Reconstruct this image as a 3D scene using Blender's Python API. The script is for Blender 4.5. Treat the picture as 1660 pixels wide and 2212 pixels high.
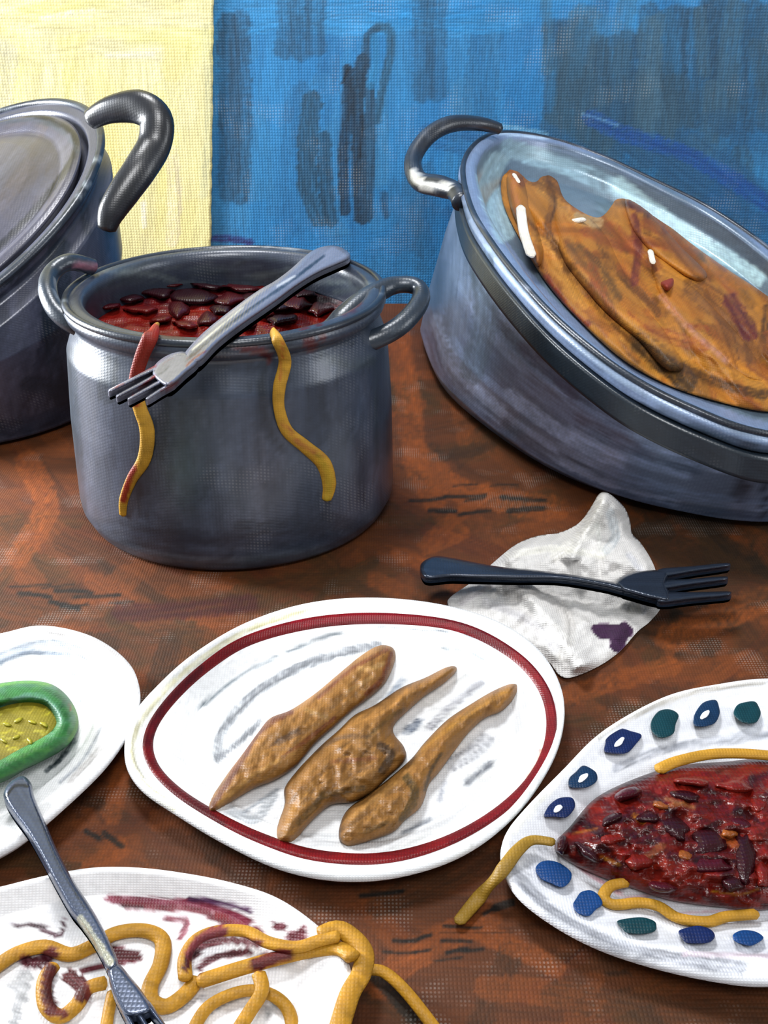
import bpy, math
import numpy as np
from math import radians, sin, cos, pi
for o in list(bpy.data.objects): bpy.data.objects.remove(o)
S = 0.46                      # camera height above the table top, metres
FPX = 2495.0; PITCH = 28.0    # focal length in pixels of a 1660 x 2212 frame
sc = bpy.context.scene
# ---------------- camera
cd = bpy.data.cameras.new('camera'); cam = bpy.data.objects.new('camera', cd); sc.collection.objects.link(cam)
cam.location = (0, 0, S); cam.rotation_euler = (radians(90-PITCH), 0, 0)
cd.sensor_fit = 'VERTICAL'; cd.sensor_height = 24; cd.lens = 24*FPX/2212; cd.clip_start = .01
sc.camera = cam
# ---------------- world, lights, exposure
w = bpy.data.worlds.new('world'); sc.world = w; w.use_nodes = True
w.node_tree.nodes['Background'].inputs[0].default_value = (.92, .96, 1, 1)
w.node_tree.nodes['Background'].inputs[1].default_value = .32
def area(name, loc, target, sx, sy, power, col=(1, 1, 1), spread=180):
    l = bpy.data.lights.new(name, 'AREA'); l.shape = 'RECTANGLE'; l.size = sx; l.size_y = sy; l.energy = power; l.color = col; l.spread = radians(spread)
    o = bpy.data.objects.new(name, l); sc.collection.objects.link(o); o.location = loc
    import mathutils
    o.rotation_euler = (mathutils.Vector(target)-mathutils.Vector(loc)).to_track_quat('-Z', 'Y').to_euler()
area('ceiling_lamp_light', (-.3, 1.12, 1.7), (.1, .7, 0), .4, .4, 20)
area('added_left_strip_light', (-1.2, 1.12, .36), (-.1, .85, .1), .25, .62, 16, (.95, .98, 1), spread=100)  # added unseen strip light for a highlight down the pot's left side
area('added_wall_fill_light', (.1, -.7, 1.9), (.1, 1.43, .62), .7, .7, 11, spread=95)  # added unseen fill that brightens the wall and the fronts
area('added_right_strip_light', (1.7, .35, .6), (.1, .9, .1), .25, .9, 7, (.95, .98, 1))  # added unseen strip light for highlights from the right
vs = sc.view_settings; vs.view_transform = 'Standard'; vs.look = 'None'; vs.gamma = 1; vs.use_curve_mapping = False; vs.exposure = .12
# ---------------- geometry helpers (coordinates in units of S until the mesh is made)
CP, SP = cos(radians(PITCH)), sin(radians(PITCH))
def rays(px, py):
    x = (np.asarray(px, float)-830)/FPX; u = (1106-np.asarray(py, float))/FPX
    return x, CP+u*SP, -SP+u*CP
def U(px, py, plane=(0, 0, 0), h=0.):
    """point seen at a pixel on the plane z = a + b*x + c*y, raised by h"""
    a, b, c = plane; dx, dy, dz = rays(px, py)
    t = (a+h-1)/(dz-b*dx-c*dy)
    return np.stack([t*dx, t*dy, 1+t*dz], -1)
def UD(px, py, D):
    dx, dy, dz = rays(px, py); t = np.asarray(D, float)/dy
    return np.stack([t*dx, t*dy, 1+t*dz], -1)
def proj(P):
    X, Y, Z = P[:, 0], P[:, 1], P[:, 2]-1
    d = np.maximum(Y*CP-Z*SP, .05)
    return 830+FPX*X/d, 1106-FPX*(Y*SP+Z*CP)/d
def spline(pts, n=8, closed=False):
    P = np.array(pts, float); m = len(P); out = []
    rng = range(m) if closed else range(m-1)
    for i in rng:
        if closed: a, b, c, d = P[i-1], P[i], P[(i+1) % m], P[(i+2) % m]
        else: a, b, c, d = P[max(i-1, 0)], P[i], P[i+1], P[min(i+2, m-1)]
        for k in range(n):
            t = k/n
            out.append(.5*((2*b)+(c-a)*t+(2*a-5*b+4*c-d)*t*t+(3*b-a-3*c+d)*t**3))
    if not closed: out.append(P[-1])
    return np.array(out)
# ---------------- value noise
_R = np.random.default_rng(5).random((256, 256)).astype(np.float32)
def vn(x, y):
    xi = np.floor(x).astype(int); yi = np.floor(y).astype(int); fx = x-xi; fy = y-yi
    fx = fx*fx*(3-2*fx); fy = fy*fy*(3-2*fy)
    g = lambda a, b: _R[a & 255, b & 255]
    return (g(xi, yi)*(1-fx)+g(xi+1, yi)*fx)*(1-fy)+(g(xi, yi+1)*(1-fx)+g(xi+1, yi+1)*fx)*fy
def fbm(x, y): return .55*vn(x, y)+.3*vn(x*2.1+7, y*2.1+3)+.15*vn(x*4.3+1, y*4.3+9)
rng = np.random.default_rng(11)
# ---------------- colour maps: brush strokes, some painted shade, worked out in numpy, stored as vertex colours
class Map:
    def __init__(s, x0, y0, x1, y1, sc_, base, var=.06, ang=0.):
        s.x0, s.y0, s.k = x0, y0, sc_
        s.w, s.h = int((x1-x0)*sc_), int((y1-y0)*sc_)
        s.X, s.Y = np.meshgrid(x0+np.arange(s.w)/sc_, y0+np.arange(s.h)/sc_)
        s.a = np.ones((s.h, s.w, 3), np.float32)*np.array(base, np.float32)/255
        ca, sa = cos(ang), sin(ang)
        n = fbm((s.X*ca+s.Y*sa)/70, (-s.X*sa+s.Y*ca)/7)
        s.a *= (1+var*2*(n[..., None]-.5)); s.r = n.astype(np.float32)*.5
    def _box(s, P, m):
        a = max(int((P[:, 0].min()-m-s.x0)*s.k), 0); b = min(int((P[:, 0].max()+m-s.x0)*s.k)+2, s.w)
        c = max(int((P[:, 1].min()-m-s.y0)*s.k), 0); d = min(int((P[:, 1].max()+m-s.y0)*s.k)+2, s.h)
        return slice(c, d), slice(a, b), (b > a and d > c)
    def stroke(s, pts, wd, col, al=.85, dry=0., soft=2.5, rel=.5, taper=0.):
        P = spline(pts, 5) if len(pts) > 2 else np.array(pts, float)
        r, c, ok = s._box(P, wd)
        if not ok: return
        X, Y = s.X[r, c], s.Y[r, c]
        best = np.full(X.shape, 1e9); sg = np.zeros(X.shape); al_ = np.zeros(X.shape)
        L = 0; tot = np.hypot(*np.diff(P, axis=0).T).sum()+1e-6
        for p, q in zip(P[:-1], P[1:]):
            d = q-p; l = math.hypot(*d)
            if l < 1e-6: continue
            t = np.clip(((X-p[0])*d[0]+(Y-p[1])*d[1])/l/l, 0, 1)
            ex, ey = X-p[0]-t*d[0], Y-p[1]-t*d[1]; dist = np.hypot(ex, ey); m = dist < best
            best = np.where(m, dist, best); sg = np.where(m, (ex*-d[1]+ey*d[0])/l, sg); al_ = np.where(m, L+t*l, al_); L += l
        sd = rng.random()*200
        edge = (fbm(X/9+sd, Y/9)-.5)*wd*.28
        half = wd/2*(1-taper*(al_/tot))
        br = vn(sg/3.2+sd, al_/60+sd*2)
        m = np.clip((half-best+edge)/soft, 0, 1)
        if dry: m = m*np.clip(1-dry*1.6*np.clip(br*.6+.7*vn(X/5+sd, Y/5)-.45, 0, 1)*2, 0, 1)
        m = (m*al)[..., None]
        cc = np.array(col, np.float32)/255*(1+.42*(br[..., None]-.5))
        s.a[r, c] = s.a[r, c]*(1-m)+cc*m
        s.r[r, c] = s.r[r, c]*(1-m[..., 0])+(br*rel+.3)*m[..., 0]
    def poly(s, pts, col, al=1, soft=0):
        P = spline(pts, 5, True); r, c, ok = s._box(P, 4)
        if not ok: return
        X, Y = s.X[r, c], s.Y[r, c]; X = X+(fbm(X/11, Y/11)-.5)*6
        m = inside(X, Y, P)[..., None]*al
        n = fbm(X/30+3, Y/6)[..., None]
        s.a[r, c] = s.a[r, c]*(1-m)+np.array(col, np.float32)/255*(1+.16*(n-.5))*m
    def field(s, box, pal, n, ln, wd, ang, jit=.25, al=.5, dry=.3):
        for i in range(n):
            x = rng.uniform(box[0], box[2]); y = rng.uniform(box[1], box[3]); a = ang+rng.normal()*jit
            l = ln*rng.uniform(.5, 1.3); b = rng.normal()*l*.08
            dx, dy = cos(a)*l/2, sin(a)*l/2
            s.stroke([(x-dx, y-dy), (x-dy/l*b, y+dx/l*b), (x+dx, y+dy)], wd*rng.uniform(.5, 1.4), pal[rng.integers(len(pal))], al*rng.uniform(.5, 1.2), dry, 4)
    def look(s, px, py):
        u = np.clip((px-s.x0)*s.k, 0, s.w-1.01); v = np.clip((py-s.y0)*s.k, 0, s.h-1.01)
        i = u.astype(int); j = v.astype(int); fu = (u-i)[:, None]; fv = (v-j)[:, None]
        i1 = np.minimum(i+1, s.w-1); j1 = np.minimum(j+1, s.h-1)
        A = np.concatenate([s.a, s.r[..., None]], 2)
        return (A[j, i]*(1-fu)+A[j, i1]*fu)*(1-fv)+(A[j1, i]*(1-fu)+A[j1, i1]*fu)*fv
def inside(X, Y, P):
    m = np.zeros(X.shape, bool); x1, y1 = P[-1]
    for x2, y2 in P:
        if y1 != y2:
            cnd = ((y1 > Y) != (y2 > Y)) & (X < (x2-x1)*(Y-y1)/(y2-y1)+x1)
            m ^= cnd
        x1, y1 = x2, y2
    return m
# ---------------- materials
def mat(name, rough=.5, metal=0., pitch=.0022, bump=.25, base=None, spec=.5, speck=.0, coat=0., wv=.16, gain=1.):
    m = bpy.data.materials.new(name); m.use_nodes = True; nt = m.node_tree; N = nt.nodes; L = nt.links
    b = N['Principled BSDF']; b.inputs['Roughness'].default_value = rough; b.inputs['Metallic'].default_value = metal
    b.inputs['Specular IOR Level'].default_value = spec; b.inputs['Coat Weight'].default_value = coat; b.inputs['Coat Roughness'].default_value = .15
    def math_(op, a, c=None, d=None):
        n = N.new('ShaderNodeMath'); n.operation = op
        for i, v in enumerate((a, c, d)):
            if v is None: continue
            if isinstance(v, (int, float)): n.inputs[i].default_value = v
            else: L.new(v, n.inputs[i])
        return n.outputs[0]
    tc = N.new('ShaderNodeNewGeometry'); sp = N.new('ShaderNodeSeparateXYZ'); L.new(tc.outputs['Position'], sp.inputs[0])
    k = pi/pitch
    nz = N.new('ShaderNodeTexNoise'); nz.inputs['Scale'].default_value = 60; L.new(tc.outputs['Position'], nz.inputs['Vector'])
    wob = math_('MULTIPLY', nz.outputs['Fac'], 1.6)
    yz = math_('ADD', math_('MULTIPLY', sp.outputs['Y'], .8), sp.outputs['Z'])
    sx = math_('ABSOLUTE', math_('SINE', math_('ADD', math_('MULTIPLY', sp.outputs['X'], k), wob)))
    sy = math_('ABSOLUTE', math_('SINE', math_('ADD', math_('MULTIPLY', yz, k), wob)))
    weave = math_('MULTIPLY', sx, sy)
    if base is None:
        at = N.new('ShaderNodeAttribute'); at.attribute_name = 'col'; col = at.outputs['Color']
        ar = N.new('ShaderNodeAttribute'); ar.attribute_name = 'relief'; rel = ar.outputs['Fac']
    else:
        rgb = N.new('ShaderNodeRGB'); rgb.outputs[0].default_value = lin(base)+(1,); col = rgb.outputs[0]; rel = nz.outputs['Fac']
    n2 = N.new('ShaderNodeTexNoise'); n2.inputs['Scale'].default_value = 240; n2.inputs['Detail'].default_value = 3; L.new(tc.outputs['Position'], n2.inputs['Vector'])
    f = math_('ADD', math_('MULTIPLY', weave, wv), math_('MULTIPLY', n2.outputs['Fac'], .3)); f = math_('MULTIPLY', math_('ADD', f, .85-wv/2-.02), gain)
    vm = N.new('ShaderNodeVectorMath'); vm.operation = 'SCALE'; L.new(col, vm.inputs[0]); L.new(f, vm.inputs['Scale'])
    out = vm.outputs[0]
    if speck:                     # bare canvas-pale specks left where the brush ran dry
        n3 = N.new('ShaderNodeTexNoise'); n3.inputs['Scale'].default_value = 22; n3.inputs['Detail'].default_value = 4; L.new(tc.outputs['Position'], n3.inputs['Vector'])
        a = math_('GREATER_THAN', weave, .62); b2 = math_('MINIMUM', 1., math_('MAXIMUM', 0., math_('MULTIPLY', math_('SUBTRACT', n3.outputs['Fac'], .56), 9.))); q = math_('MULTIPLY', math_('MULTIPLY', a, b2), speck)
        mx = N.new('ShaderNodeMix'); mx.data_type = 'RGBA'; L.new(q, mx.inputs[0]); L.new(out, mx.inputs[6]); mx.inputs[7].default_value = (.75, .73, .68, 1); out = mx.outputs[2]
    L.new(out, b.inputs['Base Color'])
    h = math_('ADD', math_('MULTIPLY', weave, .5), math_('MULTIPLY', rel, 1.3))
    bp = N.new('ShaderNodeBump'); bp.inputs['Strength'].default_value = bump; bp.inputs['Distance'].default_value = .0015
    L.new(h, bp.inputs['Height']); L.new(bp.outputs[0], b.inputs['Normal'])
    return m
def lin(c): return tuple(((v/255)/12.92 if v/255 <= .04045 else ((v/255+.055)/1.055)**2.4) for v in c)
M_wall = mat('painted_wall', .55, pitch=.0034, bump=.35, speck=.12)
M_table = mat('painted_wood', .7, spec=.3, gain=.95, pitch=.002, bump=.25, speck=.14)
M_metal = mat('brushed_metal', .33, .15, pitch=.0026, bump=.07, spec=.8, speck=.06, wv=.12)
M_fork = mat('cutlery_metal', .25, .4, pitch=.002, bump=.08, spec=.8, wv=.1)
M_china = mat('glazed_china', .4, spec=.3, pitch=.0016, bump=.22, wv=.1)
M_paint = mat('glossy_paint', .4, spec=.25, pitch=.0016, bump=.2, wv=.3)
M_food = mat('food', .5, pitch=.0018, bump=.2, spec=.25, wv=.1, gain=.8)
M_sauce = mat('wet_sauce', .3, spec=.25, pitch=.0022, bump=.25, coat=.05, gain=.5)
M_cloth = mat('napkin_paper', .8, pitch=.0018, bump=.5, wv=.12)
# ---------------- object helpers
def tag(o, label=None, cat=None, group=None, kind=None):
    if label: o['label'] = label
    if cat: o['category'] = cat
    if group: o['group'] = group
    if kind: o['kind'] = kind
    return o
def root(name, loc, label, cat, group=None):
    o = bpy.data.objects.new(name, None); sc.collection.objects.link(o); o.empty_display_size = .02
    o.location = np.array(loc, float)*S; return tag(o, label, cat, group)
def mk(name, V, F, m, parent=None, cv=None, col=None, smooth=True):
    V = np.asarray(V, float)
    if cv is not None and not getattr(cv, 'done', 0): cv.a *= getattr(cv, 'tone', 1.); cv.done = 1
    if parent is not None:
        org = np.array(parent.location) if parent.type == 'EMPTY' else np.array(parent['org'])
    else: org = np.array([V[:, 0].mean(), V[:, 1].mean(), V[:, 2].min()])*S
    me = bpy.data.meshes.new(name); me.from_pydata((V*S-org).tolist(), [], [tuple(int(i) for i in f) for f in F]); me.update()
    if cv is not None: C = cv.look(*proj(V))
    else:
        n = fbm(V[:, 0]*60, V[:, 1]*60+V[:, 2]*40)
        C = np.concatenate([np.array(col or (128, 128, 128))/255*(1+.2*(n[:, None]-.5)), n[:, None]], 1)
    rgb = np.clip(C[:, :3], 0, 1); rgb = np.where(rgb <= .04045, rgb/12.92, ((rgb+.055)/1.055)**2.4)
    at = me.color_attributes.new('col', 'FLOAT_COLOR', 'POINT'); at.data.foreach_set('color', np.concatenate([rgb, np.ones((len(V), 1))], 1).astype(np.float32).ravel())
    ar = me.attributes.new('relief', 'FLOAT', 'POINT'); ar.data.foreach_set('value', C[:, 3].astype(np.float32))
    if smooth: me.polygons.foreach_set('use_smooth', [True]*len(me.polygons))
    me.materials.append(m); o = bpy.data.objects.new(name, me); sc.collection.objects.link(o)
    if parent is not None:
        o.parent = parent
        if parent.type != 'EMPTY': pass
        o['org'] = org.tolist()
    else: o.location = org; o['org'] = org.tolist()
    return o
def gridfaces(nu, nv, cu=False):
    F = []
    for j in range(nv-1):
        for i in range(nu if cu else nu-1):
            a = j*nu+i; b = j*nu+(i+1) % nu; F.append((a, b, b+nu, a+nu))
    return F
def solid(name, outline, m, parent=None, cv=None, col=None, plane=(0, 0, 0), hmax=.02, R=None, hf=None, step=4, base=.0, sm=True, bot=None, drop=False, ymin=-1e9):
    """closed solid whose outline is given on a plane; the top swells up by hmax, or follows hf(px,py,d)"""
    P = spline(outline, 6, True) if sm else np.array(outline, float)
    x0, y0 = P.min(0)-step; x1, y1 = P.max(0)+step
    gx = np.arange(x0, x1+step, step); gy = np.arange(y0, y1+step, step); X, Y = np.meshgrid(gx, gy)
    ins = inside(X, Y, P); nu = len(gx)
    A = P; B = np.roll(P, -1, 0); D = B-A; l2 = (D**2).sum(1)+1e-9
    cell = ins[:-1, :-1] | ins[1:, :-1] | ins[:-1, 1:] | ins[1:, 1:]
    use = np.zeros_like(ins)
    for a, b in ((slice(None, -1), slice(None, -1)), (slice(1, None), slice(None, -1)), (slice(None, -1), slice(1, None)), (slice(1, None), slice(1, None))): use[a, b] |= cell
    ids = np.full(ins.shape, -1); ids[use] = np.arange(use.sum())
    q = np.stack([X[use], Y[use]], 1); I = ins[use]
    best = np.full(len(q), 1e9); near = q.copy()
    for p, d, l in zip(A, D, l2):
        t = np.clip(((q-p)@d)/l, 0, 1); c = p+t[:, None]*d; dd = np.hypot(*(q-c).T); mm = dd < best
        best[mm] = dd[mm]; near[mm] = c[mm]
    d = np.where(I, best, 0); q = np.where(I[:, None], q, near)
    if hf is not None: h = hf(q[:, 0], q[:, 1], d)
    else:
        RR = R or d.max(); h = hmax*np.sqrt(np.clip(1-(1-np.clip(d/RR, 0, 1))**2, 0, 1))
    T = U(q[:, 0], q[:, 1], plane, base+h)
    Bt = U(q[:, 0], np.maximum(q[:, 1], ymin), plane, min(base, 0) if bot is None else bot)
    if drop: Bt = T.copy(); Bt[:, 2] = np.minimum(plane[0]+bot, T[:, 2])
    n = len(T)
    F = []; ed = {}
    for j, i in zip(*np.nonzero(cell)):
        f = (ids[j+1, i], ids[j+1, i+1], ids[j, i+1], ids[j, i]); F.append(f); F.append(tuple(v+n for v in f[::-1]))
        for a, b in zip(f, f[1:]+f[:1]):
            if (b, a) in ed: del ed[(b, a)]
            else: ed[(a, b)] = 1
    for a, b in ed: F.append((b, a, a+n, b+n))
    o = mk(name, np.concatenate([T, Bt]), F, m, parent, cv, col)
    k = 2*int(cell.sum()); fl_ = [i < k and i % 2 == 0 for i in range(len(F))]
    o.data.polygons.foreach_set('use_smooth', fl_); return o
def tube(name, pts, rad, m, parent=None, cv=None, col=None, closed=False, flat=1., up=(0, 0, 1), sub=6, ns=14):
    P = spline(pts, sub, closed); n = len(P)
    r = np.interp(np.linspace(0, 1, n), np.linspace(0, 1, len(rad)), rad) if hasattr(rad, '__len__') else np.full(n, rad)
    if not closed: r = r.copy(); r[0] *= .55; r[-1] *= .45
    T = np.roll(P, -1, 0)-np.roll(P, 1, 0)
    if not closed: T[0] = P[1]-P[0]; T[-1] = P[-1]-P[-2]
    T /= np.linalg.norm(T, axis=1)[:, None]+1e-9
    Sd = np.cross(T, np.array(up, float)); Sd /= np.linalg.norm(Sd, axis=1)[:, None]+1e-9; Nn = np.cross(Sd, T)
    a = np.linspace(0, 2*pi, ns, endpoint=False)
    V = (P[:, None]+r[:, None, None]*(np.cos(a)[None, :, None]*Sd[:, None]+flat*np.sin(a)[None, :, None]*Nn[:, None])).reshape(-1, 3)
    F = gridfaces(ns, n, True)
    if closed: F += [((n-1)*ns+i, (n-1)*ns+(i+1) % ns, (i+1) % ns, i) for i in range(ns)]
    else: F += [tuple(range(ns))[::-1], tuple((n-1)*ns+i for i in range(ns))]
    return mk(name, V, F, m, parent, cv, col)
TH = np.linspace(0, 2*pi, 241)[:-1]
def polar(W, C, closed=True):
    """radius of a closed world curve round C as a function of TH, with z"""
    d = W-np.array(C)[None, :2] if W.shape[1] == 2 else W[:, :2]-np.array(C)[:2]
    a = np.arctan2(d[:, 1], d[:, 0]) % (2*pi); r = np.hypot(*d.T); o = np.argsort(a)
    return np.interp(TH, a[o], r[o], period=2*pi)
def ringmesh(name, rings, C, m, parent, cv, N=None, dens=None, cap0=True, cap1=True, col=None):
    """rings: list of (radius array, z array or number); loft with optional subdivisions"""
    rs = []
    for i, (r, z) in enumerate(rings):
        z = z+np.zeros_like(TH); r = r+np.zeros_like(TH)
        if i:
            k = dens if dens else max(1, int(np.max(np.hypot(r-rs[-1][0], z-rs[-1][1]))/.006))
            r0, z0 = rs[-1]
            for t in np.linspace(0, 1, k+1)[1:-1]: rs.append((r0*(1-t)+r*t, z0*(1-t)+z*t))
        rs.append((r, z))
    V = np.concatenate([np.stack([C[0]+r*np.cos(TH), C[1]+r*np.sin(TH), z], 1) for r, z in rs]); n = len(TH)
    F = gridfaces(n, len(rs), True)
    if cap0: F.append(tuple(range(n))[::-1])
    if cap1: F.append(tuple((len(rs)-1)*n+i for i in range(n)))
    return mk(name, V, F, m, parent, cv, col)
def sm(a, k=4):
    for _ in range(k): a = (np.roll(a, 1)+a*2+np.roll(a, -1))/4
    return a

# ======================================================= the setting
WD = 3.12                       # distance of the wall
BLUE = [(34, 126, 188), (52, 140, 200), (28, 108, 168), (62, 132, 178), (38, 98, 142)]
mw = Map(-250, -150, 1950, 760, .5, (40, 124, 184), .08, pi/2); mw.tone = 0.9
mw.field((430, -100, 1900, 700), BLUE, 170, 260, 60, pi/2, .08, .45, .3)
mw.field((430, -60, 1200, 60), [(38, 136, 200), (56, 146, 206)], 34, 250, 50, 0, .1, .7)
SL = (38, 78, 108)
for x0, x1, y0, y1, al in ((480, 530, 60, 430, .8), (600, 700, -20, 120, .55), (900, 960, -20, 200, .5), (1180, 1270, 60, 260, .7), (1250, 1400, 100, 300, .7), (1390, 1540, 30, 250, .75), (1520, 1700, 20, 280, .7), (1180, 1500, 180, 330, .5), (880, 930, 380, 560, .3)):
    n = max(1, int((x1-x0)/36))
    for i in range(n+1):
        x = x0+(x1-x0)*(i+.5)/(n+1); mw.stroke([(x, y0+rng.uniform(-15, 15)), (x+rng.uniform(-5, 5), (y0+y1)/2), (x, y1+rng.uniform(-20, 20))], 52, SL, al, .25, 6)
mw.field((1150, 60, 1900, 420), [(52, 94, 122), (44, 108, 150), (66, 104, 128), (50, 86, 110)], 80, 170, 55, pi/2, .1, .7)
mw.field((1050, 300, 1700, 640), [(36, 88, 130), (30, 95, 150)], 40, 260, 50, .5, .1, .5)
mw.stroke([(1280, 255), (1350, 290), (1500, 340), (1660, 440)], 40, (22, 80, 170), .7, .4)
mw.stroke([(1260, 246), (1335, 270)], 9, (110, 160, 200), .8, .3)
mw.stroke([(1060, 268), (1180, 290)], 14, (130, 180, 210), .7, .3)
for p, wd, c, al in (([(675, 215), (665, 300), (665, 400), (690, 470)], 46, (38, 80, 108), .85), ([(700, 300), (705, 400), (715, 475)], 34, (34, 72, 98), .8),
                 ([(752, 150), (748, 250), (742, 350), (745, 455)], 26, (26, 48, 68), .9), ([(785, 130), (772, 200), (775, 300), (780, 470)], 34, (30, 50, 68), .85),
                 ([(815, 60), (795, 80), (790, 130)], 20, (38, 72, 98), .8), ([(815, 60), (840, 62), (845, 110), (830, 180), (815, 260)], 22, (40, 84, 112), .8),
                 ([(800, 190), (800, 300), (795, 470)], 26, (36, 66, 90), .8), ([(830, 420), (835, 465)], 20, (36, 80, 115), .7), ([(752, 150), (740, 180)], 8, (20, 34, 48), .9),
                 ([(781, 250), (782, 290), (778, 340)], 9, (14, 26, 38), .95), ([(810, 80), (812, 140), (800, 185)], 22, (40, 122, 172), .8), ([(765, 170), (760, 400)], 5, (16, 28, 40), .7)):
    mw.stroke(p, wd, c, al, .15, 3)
mw.stroke([(430, 520), (480, 514), (540, 522)], 18, (45, 30, 95), .85, .4)
mw.stroke([(850, 560), (920, 600), (960, 560)], 70, (45, 135, 195), .5, .3); mw.stroke([(600, 560), (720, 540), (860, 520)], 60, (32, 122, 185), .5, .3)
def wallgrid(px0, px1, py0, py1, step, D):
    X, Y = np.meshgrid(np.arange(px0, px1+step, step), np.arange(py0, py1+step, step))
    return UD(X.ravel(), Y.ravel(), D), X.shape
V, shp = wallgrid(-240, 1940, -140, 700, 4, WD)
V = V.reshape(shp+(3,)); zz = V[:, 0, 2]                    # straighten the sides into a rectangle
xs = np.linspace(-1.6, 1.6, shp[1]); V = np.stack([np.tile(xs, (shp[0], 1)), np.full(shp, WD), np.tile(zz[:, None], (1, shp[1]))], -1)
V[0, :, 2] = 2.2; V[-1, :, 2] = -.3
b = V.reshape(-1, 3); nb = len(b)
F = [f[::-1] for f in gridfaces(shp[1], shp[0])]
bk = np.array([(-1.6, WD+.08, 2.2), (1.6, WD+.08, 2.2), (1.6, WD+.08, -.3), (-1.6, WD+.08, -.3)])
F += [(nb, nb+1, nb+2, nb+3)]
wall = mk('wall_back', np.concatenate([b, bk]), F, M_wall, None, mw); tag(wall, kind='structure')
my = Map(-400, -200, 520, 700, .5, (238, 226, 158), .05, pi/2); my.tone = 0.95
YE = [(246, 236, 170), (240, 222, 140), (232, 222, 176), (226, 214, 160), (243, 232, 150)]
my.field((-350, -150, 480, 600), YE, 110, 260, 60, pi/2, .1, .5, .3)
my.field((-100, -50, 470, 120), YE, 26, 200, 45, 0, .15, .6, .3)
my.stroke([(5, 120), (-5, 220)], 70, (200, 195, 175), .6, .3); my.stroke([(445, 60), (450, 250), (440, 420)], 20, (205, 205, 165), .6, .4)
my.stroke([(370, 330), (378, 430), (372, 520)], 34, (236, 220, 190), .6, .4); my.stroke([(310, 440), (312, 490)], 14, (250, 245, 225), .8, .3)
my.stroke([(230, 120), (330, 118)], 14, (252, 246, 225), .6, .4); my.stroke([(90, 40), (200, 20)], 14, (250, 246, 220), .6, .4)
ny, nx = 190, 200
ys = np.linspace(-120, 700, ny); E_ = 461-6*np.clip(ys/560, 0, 1)+5*(fbm(ys/22, ys*0)-.5)
R_ = UD(E_, ys, WD-.012); Z_ = R_[:, 2].copy(); Z_[0] = 2.2; Z_[-1] = 0
Vv = np.stack([np.linspace(np.full(ny, -1.6), R_[:, 0], nx, axis=1), np.full((ny, nx), WD-.012), np.tile(Z_[:, None], (1, nx))], -1).reshape(-1, 3)
F = [f[::-1] for f in gridfaces(nx, ny)]; n0 = len(Vv)
Vv = np.concatenate([Vv, [(R_[j, 0], WD, Z_[j]) for j in range(ny)]])
F += [(j*nx+nx-1, (j+1)*nx+nx-1, n0+j+1, n0+j) for j in range(ny-1)]
yw = mk('wall_left', Vv, F, M_wall, None, my); tag(yw, kind='structure')

# table
mt = Map(-200, 600, 1900, 2420, .5, (98, 48, 22), .15, .1); mt.tone = np.array([.84, .88, .66])
BR = [(116, 56, 24), (84, 42, 20), (64, 36, 20), (134, 64, 26), (76, 46, 22), (96, 42, 20), (120, 58, 30)]
mt.field((-150, 640, 1800, 1300), BR, 260, 200, 44, .25, .5, .75, .3)
mt.field((1350, 1100, 1800, 1330), [(60, 38, 26), (76, 46, 26), (52, 34, 24)], 50, 200, 40, .2, .3, .7, .3)  # darker browns paint the shade on the table below the roasting pan
mt.field((-150, 1250, 1800, 2350), BR, 420, 260, 46, .12, .5, .75, .3)
OR = (160, 76, 30)
for p, wd in (([(860, 720), (880, 850), (900, 1000), (940, 1080)], 60), ([(900, 980), (1000, 1060), (1200, 1100)], 60), ([(870, 740), (905, 900)], 26), ([(1450, 1380), (1560, 1330), (1660, 1290)], 70), ([(1000, 1150), (920, 1180), (1050, 1060)], 40),
              ([(820, 2130), (900, 2060), (1050, 1980)], 70), ([(1000, 2000), (1100, 2040), (1200, 2090)], 50), ([(250, 1830), (180, 1900), (60, 1930)], 60), ([(1230, 1500), (1300, 1480), (1450, 1440)], 50), ([(60, 1000), (100, 1100), (40, 1200)], 60), ([(860, 1200), (960, 1240), (1000, 1290)], 40), ([(240, 1560), (260, 1660), (240, 1760)], 50)):
    mt.stroke(p, wd, OR, .8, .4, 6)
for p, wd in (([(0, 1300), (200, 1330), (500, 1300)], 50), ([(250, 1330), (400, 1310), (560, 1300)], 40), ([(150, 1400), (280, 1380), (420, 1370)], 50), ([(820, 1960), (960, 1900), (1060, 1850)], 60), ([(1200, 2150), (1400, 2180), (1660, 2200)], 70), ([(1440, 1200), (1560, 1260), (1660, 1280)], 70)):
    mt.stroke(p, wd, (70, 40, 24), .6, .4, 6)
mt.stroke([(260, 1325), (400, 1318), (540, 1305)], 44, (72, 22, 34), .75, .4, 6)
DK = (16, 14, 16)
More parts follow.
